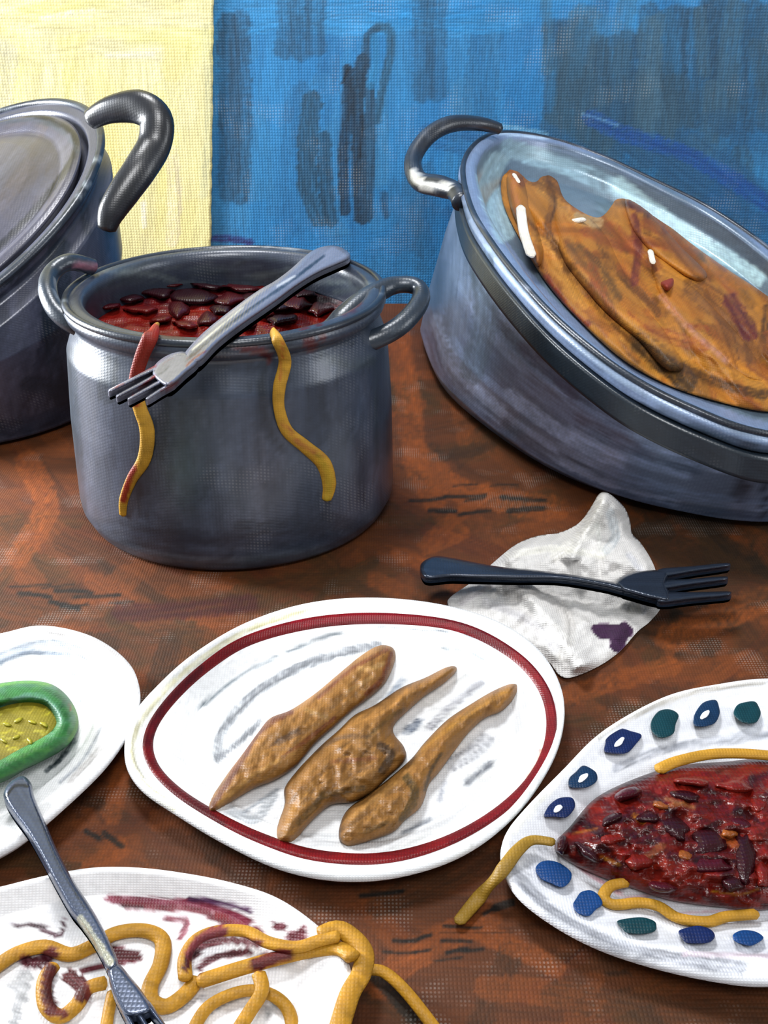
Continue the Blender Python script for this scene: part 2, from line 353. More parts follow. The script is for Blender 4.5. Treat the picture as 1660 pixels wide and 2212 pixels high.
for x0, y0, x1, y1, wd in ((20, 1268, 110, 1262, 7), (40, 1282, 110, 1290, 12), (120, 1276, 200, 1280, 12), (110, 1300, 170, 1315, 14), (160, 1290, 260, 1285, 10), (235, 1302, 290, 1300, 7), (90, 1270, 160, 1262, 6), (130, 1312, 190, 1305, 8),
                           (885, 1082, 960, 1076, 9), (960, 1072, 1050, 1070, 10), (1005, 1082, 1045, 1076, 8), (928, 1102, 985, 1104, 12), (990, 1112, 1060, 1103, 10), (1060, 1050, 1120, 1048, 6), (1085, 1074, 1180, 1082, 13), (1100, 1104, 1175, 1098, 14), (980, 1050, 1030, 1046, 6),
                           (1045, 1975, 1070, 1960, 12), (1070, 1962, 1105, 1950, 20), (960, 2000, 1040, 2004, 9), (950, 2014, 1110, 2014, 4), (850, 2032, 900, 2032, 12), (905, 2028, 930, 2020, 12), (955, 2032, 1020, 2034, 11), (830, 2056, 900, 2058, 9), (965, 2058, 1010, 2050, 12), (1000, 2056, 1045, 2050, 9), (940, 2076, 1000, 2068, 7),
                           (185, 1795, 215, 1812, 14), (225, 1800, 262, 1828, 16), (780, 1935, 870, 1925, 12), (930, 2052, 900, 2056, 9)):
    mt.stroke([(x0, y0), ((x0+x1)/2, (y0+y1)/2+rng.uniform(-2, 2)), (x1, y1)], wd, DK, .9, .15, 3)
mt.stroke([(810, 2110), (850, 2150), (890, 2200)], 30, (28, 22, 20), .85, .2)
ylist = np.arange(655, 2400, 4); gx = np.arange(-160, 1860, 4)
D_ = U(830, ylist)[:, 1]; D_[0] = WD
xh = np.interp(D_, [.5, 3.12], [.5, 1.4])
X = np.stack([np.linspace(-h, h, 460) for h in xh]); nr = len(D_)
Vt = np.stack([X, np.tile(D_[:, None], (1, 460)), np.zeros_like(X)], -1).reshape(-1, 3)
Ft = [f[::-1] for f in gridfaces(460, nr)]; n0 = len(Vt)
Y0, Y1 = WD, .45
cor = [(-1.5, Y0, 0), (1.5, Y0, 0), (1.5, Y1, 0), (-1.5, Y1, 0), (-1.5, Y0, -.08), (1.5, Y0, -.08), (1.5, Y1, -.08), (-1.5, Y1, -.08)]
Vt = np.concatenate([Vt, cor])
a00, a01, a10, a11 = 0, 459, (nr-1)*460, nr*460-1
Ft += [tuple([n0, n0+3]+[a10]+[j*460 for j in range(nr-2, -1, -1)]), tuple([n0+2, n0+1]+[j*460+459 for j in range(nr)]), tuple([n0+3, n0+2]+[a10+i for i in range(459, -1, -1)])]
Ft += [(n0+7, n0+6, n0+2, n0+3), (n0+4, n0+7, n0+3, n0), (n0+6, n0+5, n0+1, n0+2), (n0+5, n0+4, n0, n0+1), (n0+4, n0+5, n0+6, n0+7)]
tb = root('table', (0, 1.8, -1.6), 'reddish brown painted wooden table with dark knot marks under the pots and plates', 'table')
mk('tabletop', Vt, Ft, M_table, tb, mt, smooth=False)
def box(name, x0, x1, y0, y1, z0, z1, m, parent, col):
    V = [(x, y, z) for z in (z0, z1) for y in (y0, y1) for x in (x0, x1)]
    return mk(name, V, [(0, 2, 3, 1), (4, 5, 7, 6), (0, 1, 5, 4), (2, 6, 7, 3), (0, 4, 6, 2), (1, 3, 7, 5)], m, parent, None, col, False)
for x in (-1.4, 1.25):
    for y in (.5, 2.9): box('leg', x, x+.15, y, y+.15, -1.6, -.08, M_table, tb, (96, 46, 24))
fl = box('floor', -1.6, 1.6, -.6, WD, -1.64, -1.6, M_wall, None, (96, 84, 72)); tag(fl, kind='structure')

# ======================================================= pots
LV = (124, 132, 158); NV = (34, 44, 58); MS = (66, 78, 100)
mp = Map(-50, 480, 1000, 1300, .6, (78, 90, 112), .08, pi/2); mp.tone = .68
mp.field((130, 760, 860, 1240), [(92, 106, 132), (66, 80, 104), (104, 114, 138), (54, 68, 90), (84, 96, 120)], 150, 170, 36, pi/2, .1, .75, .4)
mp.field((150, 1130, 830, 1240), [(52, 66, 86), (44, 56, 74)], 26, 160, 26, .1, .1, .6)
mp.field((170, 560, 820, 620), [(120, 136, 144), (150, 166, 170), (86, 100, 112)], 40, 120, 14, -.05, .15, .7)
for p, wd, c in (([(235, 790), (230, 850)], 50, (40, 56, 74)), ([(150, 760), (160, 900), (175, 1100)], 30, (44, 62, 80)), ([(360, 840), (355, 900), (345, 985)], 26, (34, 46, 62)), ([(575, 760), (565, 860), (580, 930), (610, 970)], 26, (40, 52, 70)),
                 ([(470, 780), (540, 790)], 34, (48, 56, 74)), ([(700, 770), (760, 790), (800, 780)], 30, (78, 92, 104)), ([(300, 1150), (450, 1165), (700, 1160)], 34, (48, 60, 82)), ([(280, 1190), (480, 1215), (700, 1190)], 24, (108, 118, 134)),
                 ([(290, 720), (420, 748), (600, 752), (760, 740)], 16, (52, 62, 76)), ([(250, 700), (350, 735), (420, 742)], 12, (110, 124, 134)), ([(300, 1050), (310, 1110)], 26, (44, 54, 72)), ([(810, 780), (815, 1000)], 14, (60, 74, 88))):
    mp.stroke(p, wd, c, .8, .3, 4)  # dark strokes paint shade under the rim and round the body
for p, wd in (([(480, 742), (560, 752), (585, 775)], 14), ([(520, 755), (575, 768), (580, 785)], 10), ([(655, 700), (680, 690), (735, 665)], 22), ([(660, 720), (672, 748)], 28), ([(690, 700), (700, 730)], 16), ([(350, 722), (395, 728)], 8)):
    mp.stroke(p, wd, (112, 18, 24), .9, .15, 2)
mp.stroke([(770, 655), (740, 670)], 26, (100, 14, 22), .9, .2)
PC = (-.272, 1.935)
pot = root('cooking_pot', PC+(0,), 'round grey metal cooking pot of red stew with two loop handles', 'pot')
prof = [(.05, 0), (.250, 0), (.276, .008), (.287, .03), (.289, .05), (.286, .20), (.278, .32), (.266, .352), (.262, .372), (.272, .380), (.276, .392), (.27, .403), (.255, .408), (.243, .404), (.238, .392), (.240, .37), (.246, .34), (.246, .04), (.05, .03)]
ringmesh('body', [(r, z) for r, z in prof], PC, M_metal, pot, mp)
def at(cx, cy, pts, r=None): pass
lh = [tuple(p) for p in [UD(205, 578, 2.02), UD(150, 566, 1.98), UD(112, 590, 1.95), UD(103, 628, 1.9), UD(122, 672, 1.86), UD(160, 702, 1.84), UD(205, 722, 1.84)]]
mh = Map(0, 480, 1000, 800, .6, (40, 50, 62), .15, 0)
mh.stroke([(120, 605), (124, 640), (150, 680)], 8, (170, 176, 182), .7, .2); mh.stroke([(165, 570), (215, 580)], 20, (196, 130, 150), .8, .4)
mh.field((700, 600, 930, 760), [(120, 130, 140), (60, 72, 86), (30, 38, 46)], 30, 60, 8, -.5, .3, .6)
tube('handle', lh, [.015, .015, .016, .016, .015], M_metal, pot, mh)
rh = [UD(700, 738, 1.88), UD(735, 700, 1.89), UD(785, 652, 1.93), UD(845, 618, 1.97), UD(898, 618, 1.97), UD(910, 645, 1.94), UD(882, 688, 1.89), UD(835, 722, 1.86), UD(770, 744, 1.85)]
tube('handle', rh, [.018, .024, .02, .015, .015, .017, .017, .018, .022], M_metal, pot, mh, closed=True)
mrim = Map(-300, 200, 2200, 1100, .4, (38, 46, 58), .25, 0)
mrim.field((-300, 220, 1000, 780), [(26, 32, 42), (70, 82, 96), (150, 160, 168), (34, 42, 52)], 160, 90, 12, 0, .3, .8)
mrim.field((950, 260, 2000, 1000), [(26, 32, 38), (84, 96, 116), (34, 42, 50), (120, 130, 150)], 160, 120, 12, .55, .2, .8)
def rimtube(parent, C, r, z, rad):
    rr_ = r+np.zeros(240); zz_ = z+np.zeros(240)
    return tube('rim', np.stack([C[0]+rr_*cos_t, C[1]+rr_*sin_t, zz_], 1)[::4], rad, M_metal, parent, mrim, closed=True, sub=4, ns=10)
cos_t, sin_t = np.cos(TH), np.sin(TH)
rimtube(pot, PC, .270, .403, .0065)
# left stockpot
ms = Map(-900, 180, 420, 1020, .6, (82, 86, 106), .08, pi/2); ms.tone = 0.8
ms.field((-300, 560, 280, 960), [(78, 84, 106), (104, 108, 134), (52, 60, 80)], 80, 170, 44, pi/2, .12, .8, .4)
for p, wd, c in (([(130, 540), (120, 700), (140, 850)], 60, (36, 50, 66)), ([(60, 830), (140, 840)], 40, (34, 48, 64)), ([(0, 925), (80, 915), (150, 880)], 40, (40, 52, 72)), ([(0, 965), (90, 955), (150, 935)], 26, (24, 30, 38)), ([(225, 430), (238, 500)], 26, (24, 28, 34)), ([(180, 440), (190, 500)], 26, (44, 52, 66)), ([(40, 720), (0, 840)], 70, (92, 96, 120)), ([(20, 600), (45, 560)], 40, (30, 36, 44))):
    ms.stroke(p, wd, c, .8, .3, 5)  # dark strokes put shade into the stockpot's colour
SC = (-.942, 2.45); SR = .345
spl = (.392-.377*-.942-.424*2.45, .377, .424)
stock = root('stockpot', SC+(0,), 'tall dark stockpot at the left edge with tilted lid and big loop handle', 'pot')
cx, cy = np.cos(TH), np.sin(TH)
def splane(r, dz=0): return spl[0]+spl[1]*(SC[0]+r*cx)+spl[2]*(SC[1]+r*cy)+dz
rings = [(.05, 0), (.30, 0), (.322, .01), (.33, .04)]
rr = [(np.full(240, r), np.full(240, z)) for r, z in rings]
rr += [(np.full(240, .372), .04+(splane(.352)-.04)*.55), (np.full(240, .368), splane(.36, -.07)), (np.full(240, .338), splane(.338, -.045)), (np.full(240, .338), splane(.338, -.03)), (np.full(240, .352), splane(.352, -.022)), (np.full(240, .355), splane(.355, -.004)), (np.full(240, .345), splane(.345, .004)), (np.full(240, .325), splane(.325, .002)), (np.full(240, .322), splane(.322, -.03)), (np.full(240, .05), splane(.05, -.04))]
ringmesh('body', rr, SC, M_metal, stock, ms)
ml = Map(-700, 180, 420, 700, .6, (112, 112, 134), .1, -.9); ml.tone = 0.62
ml.field((-200, 240, 220, 600), [(128, 128, 150), (104, 104, 122), (118, 108, 112), (140, 144, 170)], 50, 130, 34, -.95, .2, .5)
ml.stroke([(-40, 240), (60, 245), (140, 275), (165, 310), (140, 370), (60, 470), (-60, 590)], 16, (28, 32, 42), .85, .2)
ml.stroke([(-60, 280), (10, 262), (90, 262), (140, 290), (170, 330)], 12, (90, 104, 122), .8, .3)
rimtube(stock, SC, .352, splane(.352, .002), .009)
lid = ringmesh('lid', [(np.full(240, .30), splane(.30, -.028)), (np.full(240, .31), splane(.31, .004)), (np.full(240, .295), splane(.295, .012)), (np.full(240, .272), splane(.272, .004)), (np.full(240, .262), splane(.262, -.004)), (np.full(240, .245), splane(.245, .004)), (np.full(240, .2), splane(.2, .022)), (np.full(240, .12), splane(.12, .036)), (np.full(240, .05), splane(.05, .042)), (np.full(240, .004), splane(.004, .043))], SC, M_metal, stock, ml)
msd = Map(150, 180, 420, 560, .8, (44, 48, 58), .2, -.9); msd.tone = 0.6
msd.field((180, 200, 380, 520), [(32, 36, 44), (60, 66, 82), (24, 28, 34)], 40, 70, 12, -1., .5, .6)
hp = [UD(190, 262, 2.42), UD(238, 238, 2.4), UD(300, 232, 2.38), UD(336, 258, 2.36), UD(334, 310, 2.34), UD(305, 362, 2.3), UD(268, 415, 2.27), UD(240, 460, 2.25), UD(230, 500, 2.24)]
tube('handle', hp, [.018, .026, .034, .035, .033, .032, .030, .026, .016], M_metal, stock, msd, flat=.7, up=(0, 1, 0))
# right roasting pan
PL = (.35+.3*.6-.15*2.4, -.3, .15)
rim_px = [(1022, 440), (1010, 345), (1070, 290), (1180, 298), (1300, 338), (1400, 385), (1530, 450), (1660, 540)]
rim_lo = [(1660, 936), (1540, 898), (1432, 850), (1340, 797), (1222, 702), (1142, 618), (1070, 525)]
def W(pts, plane=(0, 0, 0), h=0): p = np.array(pts, float); return U(p[:, 0], p[:, 1], plane, h)
RW = [tuple(p[:2]) for p in W(rim_px, PL)]+[(.935, 2.35), (.90, 2.05), (.79, 1.82)]+[tuple(p[:2]) for p in W(rim_lo, PL)]
BW = [tuple(p[:2]) for p in W([(1660, 1135), (1450, 1110), (1300, 1072), (1170, 1015), (1050, 935), (955, 850), (912, 760)])]+[(.10, 2.84), (.22, 2.97), (.42, 3.02), (.66, 2.98), (.88, 2.82), (.99, 2.5), (.98, 2.15), (.88, 1.92)]
RC = (.56, 2.32)
Rr = sm(polar(spline(RW, 10, True), RC)); Br = sm(polar(spline(BW, 10, True), RC))
def pz(r, dz=0): return PL[0]+PL[1]*(RC[0]+r*cx)+PL[2]*(RC[1]+r*cy)+dz
mq = Map(840, 230, 2200, 1300, .5, (96, 104, 124), .08, .5); mq.tone = np.array([1.24, 1.32, 1.36])
def along(t):  # path parallel to the rim, t = 0 rim .. 1 base, left to right
    a = np.array([(1060, 530), (1130, 625), (1210, 712), (1330, 810), (1425, 862), (1535, 908), (1660, 948)], float); b = np.array([(912, 740), (950, 850), (1050, 940), (1170, 1020), (1300, 1080), (1450, 1115), (1660, 1140)], float)
    return (a*(1-t)+b*t)
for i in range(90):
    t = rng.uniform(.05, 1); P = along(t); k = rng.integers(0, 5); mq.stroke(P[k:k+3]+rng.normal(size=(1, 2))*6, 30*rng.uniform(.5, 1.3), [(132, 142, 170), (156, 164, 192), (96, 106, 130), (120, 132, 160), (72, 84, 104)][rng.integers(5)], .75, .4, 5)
mq.stroke(along(.16), 32, (36, 48, 60), .9, .2, 5); mq.stroke(along(.0), 18, (118, 126, 140), .8, .3)  # first stroke paints the dark of the groove below the rim
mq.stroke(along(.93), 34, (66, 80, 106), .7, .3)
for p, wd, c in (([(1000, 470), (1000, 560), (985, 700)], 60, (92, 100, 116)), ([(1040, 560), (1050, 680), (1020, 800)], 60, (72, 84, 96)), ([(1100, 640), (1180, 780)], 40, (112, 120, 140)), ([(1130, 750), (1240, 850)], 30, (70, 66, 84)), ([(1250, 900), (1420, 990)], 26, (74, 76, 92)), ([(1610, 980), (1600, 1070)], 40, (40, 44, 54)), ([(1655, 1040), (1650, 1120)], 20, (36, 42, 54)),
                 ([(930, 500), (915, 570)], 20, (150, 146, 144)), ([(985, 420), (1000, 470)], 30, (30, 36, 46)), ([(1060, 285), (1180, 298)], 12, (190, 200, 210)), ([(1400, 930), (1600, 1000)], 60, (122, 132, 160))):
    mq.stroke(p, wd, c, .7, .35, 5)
mo_in = [(1060, 460), (1035, 400), (1035, 350), (1080, 312), (1180, 318), (1300, 358), (1400, 405), (1530, 470), (1660, 560), (1900, 700), (1900, 950), (1660, 912), (1545, 872), (1440, 824), (1355, 775), (1245, 690), (1165, 608), (1095, 520)]
pan = root('roasting_pan', RC+(0,), 'wide tilted grey roasting pan holding browned meat at the right edge', 'pan')
def mixr(t, f, dz): # between base ring and rim ring
    return (Br*(1-t)+Rr*t*f, np.maximum(0, (pz(Rr*f)+dz)*t))
rg = [(np.full(240, .05), np.zeros(240)), (Br*.93, np.zeros(240)), (Br*.98, np.full(240, .008))]
for t, bul in ((.08, .012), (.3, .02), (.6, .018), (.82, .008)): r, z = mixr(t, 1., 0); rg.append((r+bul, z))
rg += [(Rr-.004, pz(Rr, -.05)), (Rr-.004, pz(Rr, -.038)), (Rr+.012, pz(Rr, -.03)), (Rr+.016, pz(Rr, -.012)), (Rr+.004, pz(Rr, 0)), (Rr-.012, pz(Rr, .002)), (Rr-.026, pz(Rr, -.006)), (Rr*.94, pz(Rr*.94, -.045)), (Rr*.89, pz(Rr*.89, -.078)), (Rr*.1, pz(Rr*.1, -.08))]
mqi = mq
mq.poly(mo_in, (78, 88, 98))
for p, wd, c in (([(1075, 350), (1055, 400), (1090, 500)], 50, (140, 158, 162)), ([(1100, 320), (1250, 370), (1350, 420)], 44, (124, 144, 152)), ([(1290, 380), (1310, 470), (1330, 540)], 40, (72, 84, 92)), ([(1340, 400), (1450, 480), (1640, 600)], 40, (158, 178, 178)), ([(1190, 320), (1350, 370), (1560, 480), (1650, 560)], 26, (70, 82, 94))):
    mq.stroke(p, wd, c, .85, .25, 5)
mgroove_shade = Map(840, 230, 2200, 1300, .4, (32, 42, 52), .2, .5)
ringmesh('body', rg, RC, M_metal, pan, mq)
rimtube(pan, RC, Rr+.006, pz(Rr, 0), .006)
ringmesh('groove_shade', [(Rr+.0, pz(Rr, -.034)), (Rr+.018, pz(Rr, -.036)), (Rr+.022, pz(Rr, -.080)), (Rr+.0, pz(Rr, -.085))], RC, M_metal, pan, mgroove_shade, cap0=False, cap1=False)  # dark strip added as the shade of the groove under the rim
mqh = Map(840, 220, 1150, 480, .8, (36, 42, 52), .2, 0)
mqh.field((870, 240, 1100, 440), [(28, 32, 40), (78, 88, 104), (48, 56, 68)], 40, 70, 8, -.4, .5, .6)
mqh.stroke([(897, 375), (915, 400), (965, 402)], 22, (222, 220, 214), .9, .15)  # pale stroke paints a highlight on the handle
hp = [UD(1085, 280, 2.75), UD(1040, 268, 2.74), UD(975, 268, 2.7), UD(925, 295, 2.66), UD(893, 345, 2.6), UD(905, 390, 2.52), UD(950, 402, 2.46), UD(985, 415, 2.42), UD(1000, 440, 2.38)]
tube('handle', hp, [.012, .016, .019, .019, .019, .021, .023, .02, .022], M_metal, pan, mqh, up=(0, 1, 0))

# ======================================================= contents
# stew in the cooking pot
mst = Map(150, 560, 860, 800, 1, (142, 26, 18), .2, 0)
mst.field((200, 600, 760, 660), [(92, 12, 22), (70, 10, 22), (120, 18, 22)], 90, 60, 16, 0, .4, .8, .2)
mst.field((220, 660, 700, 730), [(168, 36, 20), (150, 26, 20), (120, 20, 20)], 50, 70, 12, 0, .25, .7, .2)
sroot = root('stew', PC+(.30,), 'dark red chunky stew filling the round cooking pot', 'stew')
nr_ = 46; Vs = []; thn = 160
for j in range(nr_+1):
    r = .244*j/nr_
    for i in range(thn):
        a = 2*pi*i/thn; x, y = PC[0]+r*cos(a), PC[1]+r*sin(a); Vs.append((x, y, .336))
Vs = np.array(Vs); Vs[:, 2] += .014*(fbm(Vs[:, 0]*45, Vs[:, 1]*70)-.4)*(np.hypot(Vs[:, 0]-PC[0], Vs[:, 1]-PC[1]) < .24)
mk('broth', Vs, gridfaces(thn, nr_+1, True), M_sauce, sroot, mst)
def lump(cx_, cy_, a, b, rot, k=.25, n=11):
    out = []
    for i in range(n):
        t = 2*pi*i/n; q = 1+k*rng.uniform(-1, 1); x, y = a*q*cos(t), b*q*sin(t)
        out.append((cx_+x*cos(rot)-y*sin(rot), cy_+x*sin(rot)+y*cos(rot)))
    return out
for x, y, a, b_, c in ((262, 640, 45, 14, 0), (330, 628, 48, 14, 0), (385, 668, 26, 20, 1), (420, 640, 50, 15, 0), (450, 690, 24, 16, 1), (500, 645, 40, 14, 1), (560, 640, 34, 12, 0), (610, 690, 30, 14, 0), (640, 655, 34, 20, 1), (520, 622, 40, 8, 1), (690, 668, 28, 14, 1), (300, 668, 36, 10, 2), (570, 676, 22, 9, 2), (240, 660, 22, 10, 1), (355, 615, 40, 8, 1), (450, 618, 36, 7, 0), (600, 625, 38, 9, 1), (660, 636, 26, 9, 0), (400, 700, 26, 9, 2), (530, 700, 28, 9, 1), (350, 690, 24, 8, 2), (480, 668, 24, 12, 0), (600, 665, 30, 10, 0)):
    solid('chunk', lump(x, y, a, b_, rng.uniform(-.15, .15)), M_sauce, sroot, None, [(52, 12, 22), (84, 14, 22), (120, 22, 20)][c], (.338, 0, 0), .014, step=4)
# meat in the roasting pan
MP = (PL[0]-.075, PL[1], PL[2])
mo = Map(1040, 300, 1760, 960, .7, (176, 116, 44), .15, .9)
mo.field((1080, 350, 1700, 900), [(204, 132, 44), (178, 106, 34), (140, 84, 30), (206, 144, 62), (150, 76, 36), (104, 66, 30)], 220, 110, 24, .75, .35, .8, .4)
for p, wd, c in (([(1180, 380), (1195, 440), (1185, 500), (1230, 580)], 22, (84, 52, 26)), ([(1230, 580), (1300, 660), (1380, 740), (1430, 790)], 34, (92, 58, 28)), ([(1240, 540), (1290, 580), (1330, 640)], 40, (108, 76, 40)), ([(1200, 700), (1290, 760), (1400, 830)], 30, (120, 72, 30)), ([(1390, 740), (1450, 790), (1480, 820)], 60, (60, 44, 30)), ([(1180, 600), (1240, 680), (1270, 700)], 20, (120, 40, 34)), ([(1110, 400), (1130, 500), (1170, 600)], 22, (176, 110, 70)),
                 ([(1430, 640), (1480, 700), (1570, 780)], 18, (196, 140, 130)), ([(1370, 470), (1380, 540), (1370, 610)], 24, (112, 50, 44)), ([(1360, 440), (1420, 470), (1440, 500)], 20, (70, 22, 40)), ([(1420, 480), (1520, 600)], 40, (140, 82, 40)), ([(1500, 620), (1600, 700), (1620, 760)], 60, (128, 80, 38)), ([(1580, 650), (1620, 720)], 40, (90, 34, 44)), ([(1480, 790), (1560, 830), (1650, 850)], 30, (70, 48, 30)),
                 ([(1250, 470), (1290, 480)], 30, (214, 180, 130)), ([(1350, 700), (1500, 780), (1640, 830)], 30, (196, 134, 50)), ([(1120, 560), (1200, 690), (1300, 780), (1400, 830)], 12, (200, 150, 40))):
    mo.stroke(p, wd, c, .8, .35, 5)
meat = root('braised_meat', tuple(U(1400, 700, MP)), 'orange brown braised meat in gravy inside the tilted roasting pan', 'meat')
def hm(px, py, d):
    rdg = fbm((px*.7+py*.72)/160, (px*.72-py*.69)/34)
    return .001+.028*np.sqrt(np.clip(d/90, 0, 1))*(0.3+1.5*rdg)
mo_out = [(1085, 430), (1088, 360), (1108, 345), (1135, 385), (1160, 392), (1185, 362), (1205, 392), (1225, 435), (1290, 470), (1325, 440), (1342, 403), (1400, 445), (1480, 515), (1570, 580), (1660, 640), (1760, 720), (1780, 800), (1740, 880), (1660, 890), (1560, 870), (1450, 835), (1350, 780), (1260, 700), (1180, 610), (1120, 510)]
solid('gravy', mo_out, M_food, meat, mo, None, MP, hf=hm, step=4, base=.0, bot=-.003)
for nm, o_, hh in (('meat_piece', [(1195, 470), (1215, 445), (1260, 460), (1320, 520), (1370, 620), (1430, 700), (1480, 790), (1440, 800), (1380, 740), (1310, 680), (1240, 600), (1205, 540)], .045), ('meat_piece', [(1410, 560), (1480, 600), (1560, 680), (1630, 760), (1660, 830), (1600, 820), (1520, 760), (1450, 680), (1415, 620)], .035),
                   ('meat_piece', [(1095, 380), (1125, 375), (1150, 450), (1175, 540), (1160, 575), (1125, 500), (1100, 440)], .04), ('meat_piece', [(1350, 430), (1400, 455), (1470, 530), (1530, 590), (1500, 610), (1420, 560), (1365, 500)], .035), ('onion_piece', [(1425, 610), (1455, 598), (1458, 620), (1440, 632)], .05)):
    solid(nm, o_, M_food, meat, mo if nm == 'meat_piece' else None, (150, 60, 44), MP, hmax=hh, step=4, base=.008)
for p, wd in (([(1125, 445), (1132, 500), (1150, 555)], 13), ([(1110, 375), (1122, 395)], 6), ([(1240, 478), (1262, 474)], 12), ([(1405, 540), (1412, 570)], 8)):
    tube('highlight_streak', [U(x, y, MP, .046) for x, y in p], wd/FPX*2.4/1.2, M_cloth, meat, None, (226, 220, 208), flat=.5)  # white streaks laid on as painted highlights of the meat

# ======================================================= plates
def plate(name, label, outer, bands, well, C, cv, zo=.042, zw=.014, col=None):
    Co = tuple(U(*C, (zo, 0, 0))[:2]); ro = root(name, Co+(0,), label, 'plate')
    def R(pts, z): return sm(polar(spline([tuple(p[:2]) for p in W(pts, (z, 0, 0))], 10, True), Co), 3)
    o = R(outer, zo); rg = [(o*.1, .003+0*o), (o*.52, .0*o), (o*.58, .0*o), (o*.62, .012+0*o), (o-.012, zo-.02+0*o), (o, zo-.007+0*o), (o-.001, zo+0*o), (o-.008, zo+.001+0*o)]
    bs = []
    for pts, z in bands: b = R(pts, z); bs.append((b, z)); rg.append((b, z+0*b))
    wl = R(well, zw+.006); rg += [(wl, zw+.006+0*wl), (wl*.95, zw+0*wl), (wl*.5, zw-.001+0*wl), (wl*.02, zw-.001+0*wl)]
    ringmesh('dish', rg, Co, M_china, ro, cv)
    return ro, Co, bs
# middle plate
o1 = [(800, 1290), (950, 1304), (1080, 1343), (1170, 1408), (1218, 1500), (1210, 1600), (1156, 1703), (1080, 1786), (980, 1850), (850, 1888), (720, 1893), (600, 1868), (480, 1812), (380, 1752), (300, 1695), (268, 1630), (283, 1550), (340, 1480), (420, 1410), (530, 1345), (660, 1303)]
b1 = [(840, 1326), (1000, 1347), (1120, 1410), (1188, 1490), (1203, 1580), (1170, 1672), (1090, 1757), (970, 1828), (830, 1866), (680, 1860), (560, 1822), (460, 1772), (370, 1712), (318, 1652), (310, 1590), (350, 1520), (430, 1440), (530, 1375), (680, 1334)]
cc_ = np.mean(b1, 0)
b2 = [(x-(x-cc_[0])*24/max(60, math.hypot(x-cc_[0], y-cc_[1])), y-(y-cc_[1])*24/max(60, math.hypot(x-cc_[0], y-cc_[1]))) for x, y in b1]
w1 = [(x-(x-cc_[0])*.17, y-(y-cc_[1])*.17) for x, y in b1]
m1 = Map(240, 1260, 1250, 1920, .7, (236, 238, 240), .03, -.4)
m1.field((300, 1300, 1200, 1860), [(246, 248, 250), (226, 230, 234), (240, 240, 236)], 70, 160, 30, -.45, .5, .5)
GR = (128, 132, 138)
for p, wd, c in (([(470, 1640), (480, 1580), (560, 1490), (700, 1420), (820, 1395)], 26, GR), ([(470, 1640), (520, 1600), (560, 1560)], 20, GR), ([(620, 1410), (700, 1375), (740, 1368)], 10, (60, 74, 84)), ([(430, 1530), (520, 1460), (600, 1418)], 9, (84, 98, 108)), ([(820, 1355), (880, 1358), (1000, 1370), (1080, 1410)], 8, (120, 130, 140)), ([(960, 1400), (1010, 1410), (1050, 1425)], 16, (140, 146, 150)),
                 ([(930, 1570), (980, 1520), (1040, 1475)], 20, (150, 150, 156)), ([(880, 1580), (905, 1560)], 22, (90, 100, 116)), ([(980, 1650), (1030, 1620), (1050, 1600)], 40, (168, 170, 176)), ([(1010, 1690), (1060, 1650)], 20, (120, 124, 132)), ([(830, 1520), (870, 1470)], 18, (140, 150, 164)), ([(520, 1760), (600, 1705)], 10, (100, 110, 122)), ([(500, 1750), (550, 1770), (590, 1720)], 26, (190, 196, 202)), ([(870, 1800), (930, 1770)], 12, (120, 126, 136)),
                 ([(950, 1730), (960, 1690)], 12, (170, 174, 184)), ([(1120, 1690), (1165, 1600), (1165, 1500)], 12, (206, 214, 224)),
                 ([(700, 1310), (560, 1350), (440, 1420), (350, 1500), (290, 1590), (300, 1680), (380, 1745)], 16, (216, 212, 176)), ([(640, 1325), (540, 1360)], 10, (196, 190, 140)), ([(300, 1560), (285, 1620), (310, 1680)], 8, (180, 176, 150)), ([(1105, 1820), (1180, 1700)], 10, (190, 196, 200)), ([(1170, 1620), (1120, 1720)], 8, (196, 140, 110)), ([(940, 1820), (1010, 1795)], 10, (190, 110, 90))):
    m1.stroke(p, wd, c, .95, .35, 4)  # grey arcs paint the shading of the well into the china
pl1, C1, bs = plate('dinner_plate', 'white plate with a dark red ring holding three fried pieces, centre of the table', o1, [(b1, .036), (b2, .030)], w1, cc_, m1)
mb = Map(280, 1300, 1230, 1890, .7, (98, 8, 16), .2, 0)
mb.stroke([(640, 1345), (840, 1338), (1000, 1360)], 20, (124, 14, 30), .7, .3); mb.stroke([(430, 1445), (350, 1530), (318, 1600)], 26, (62, 8, 18), .8, .3); mb.stroke([(360, 1700), (480, 1780)], 24, (70, 14, 20), .7, .4); mb.stroke([(640, 1850), (840, 1860), (960, 1820)], 22, (124, 10, 12), .7, .3); mb.stroke([(1000, 1352), (1100, 1410)], 20, (76, 14, 22), .7, .3)
(r1, z1), (r2, z2) = bs
ringmesh('red_band', [(r1, z1-.001), (r1-.001, z1+.0022), (r2+.001, z2+.0022), (r2, z2-.001)], C1, M_paint, pl1, mb, cap0=False, cap1=False)
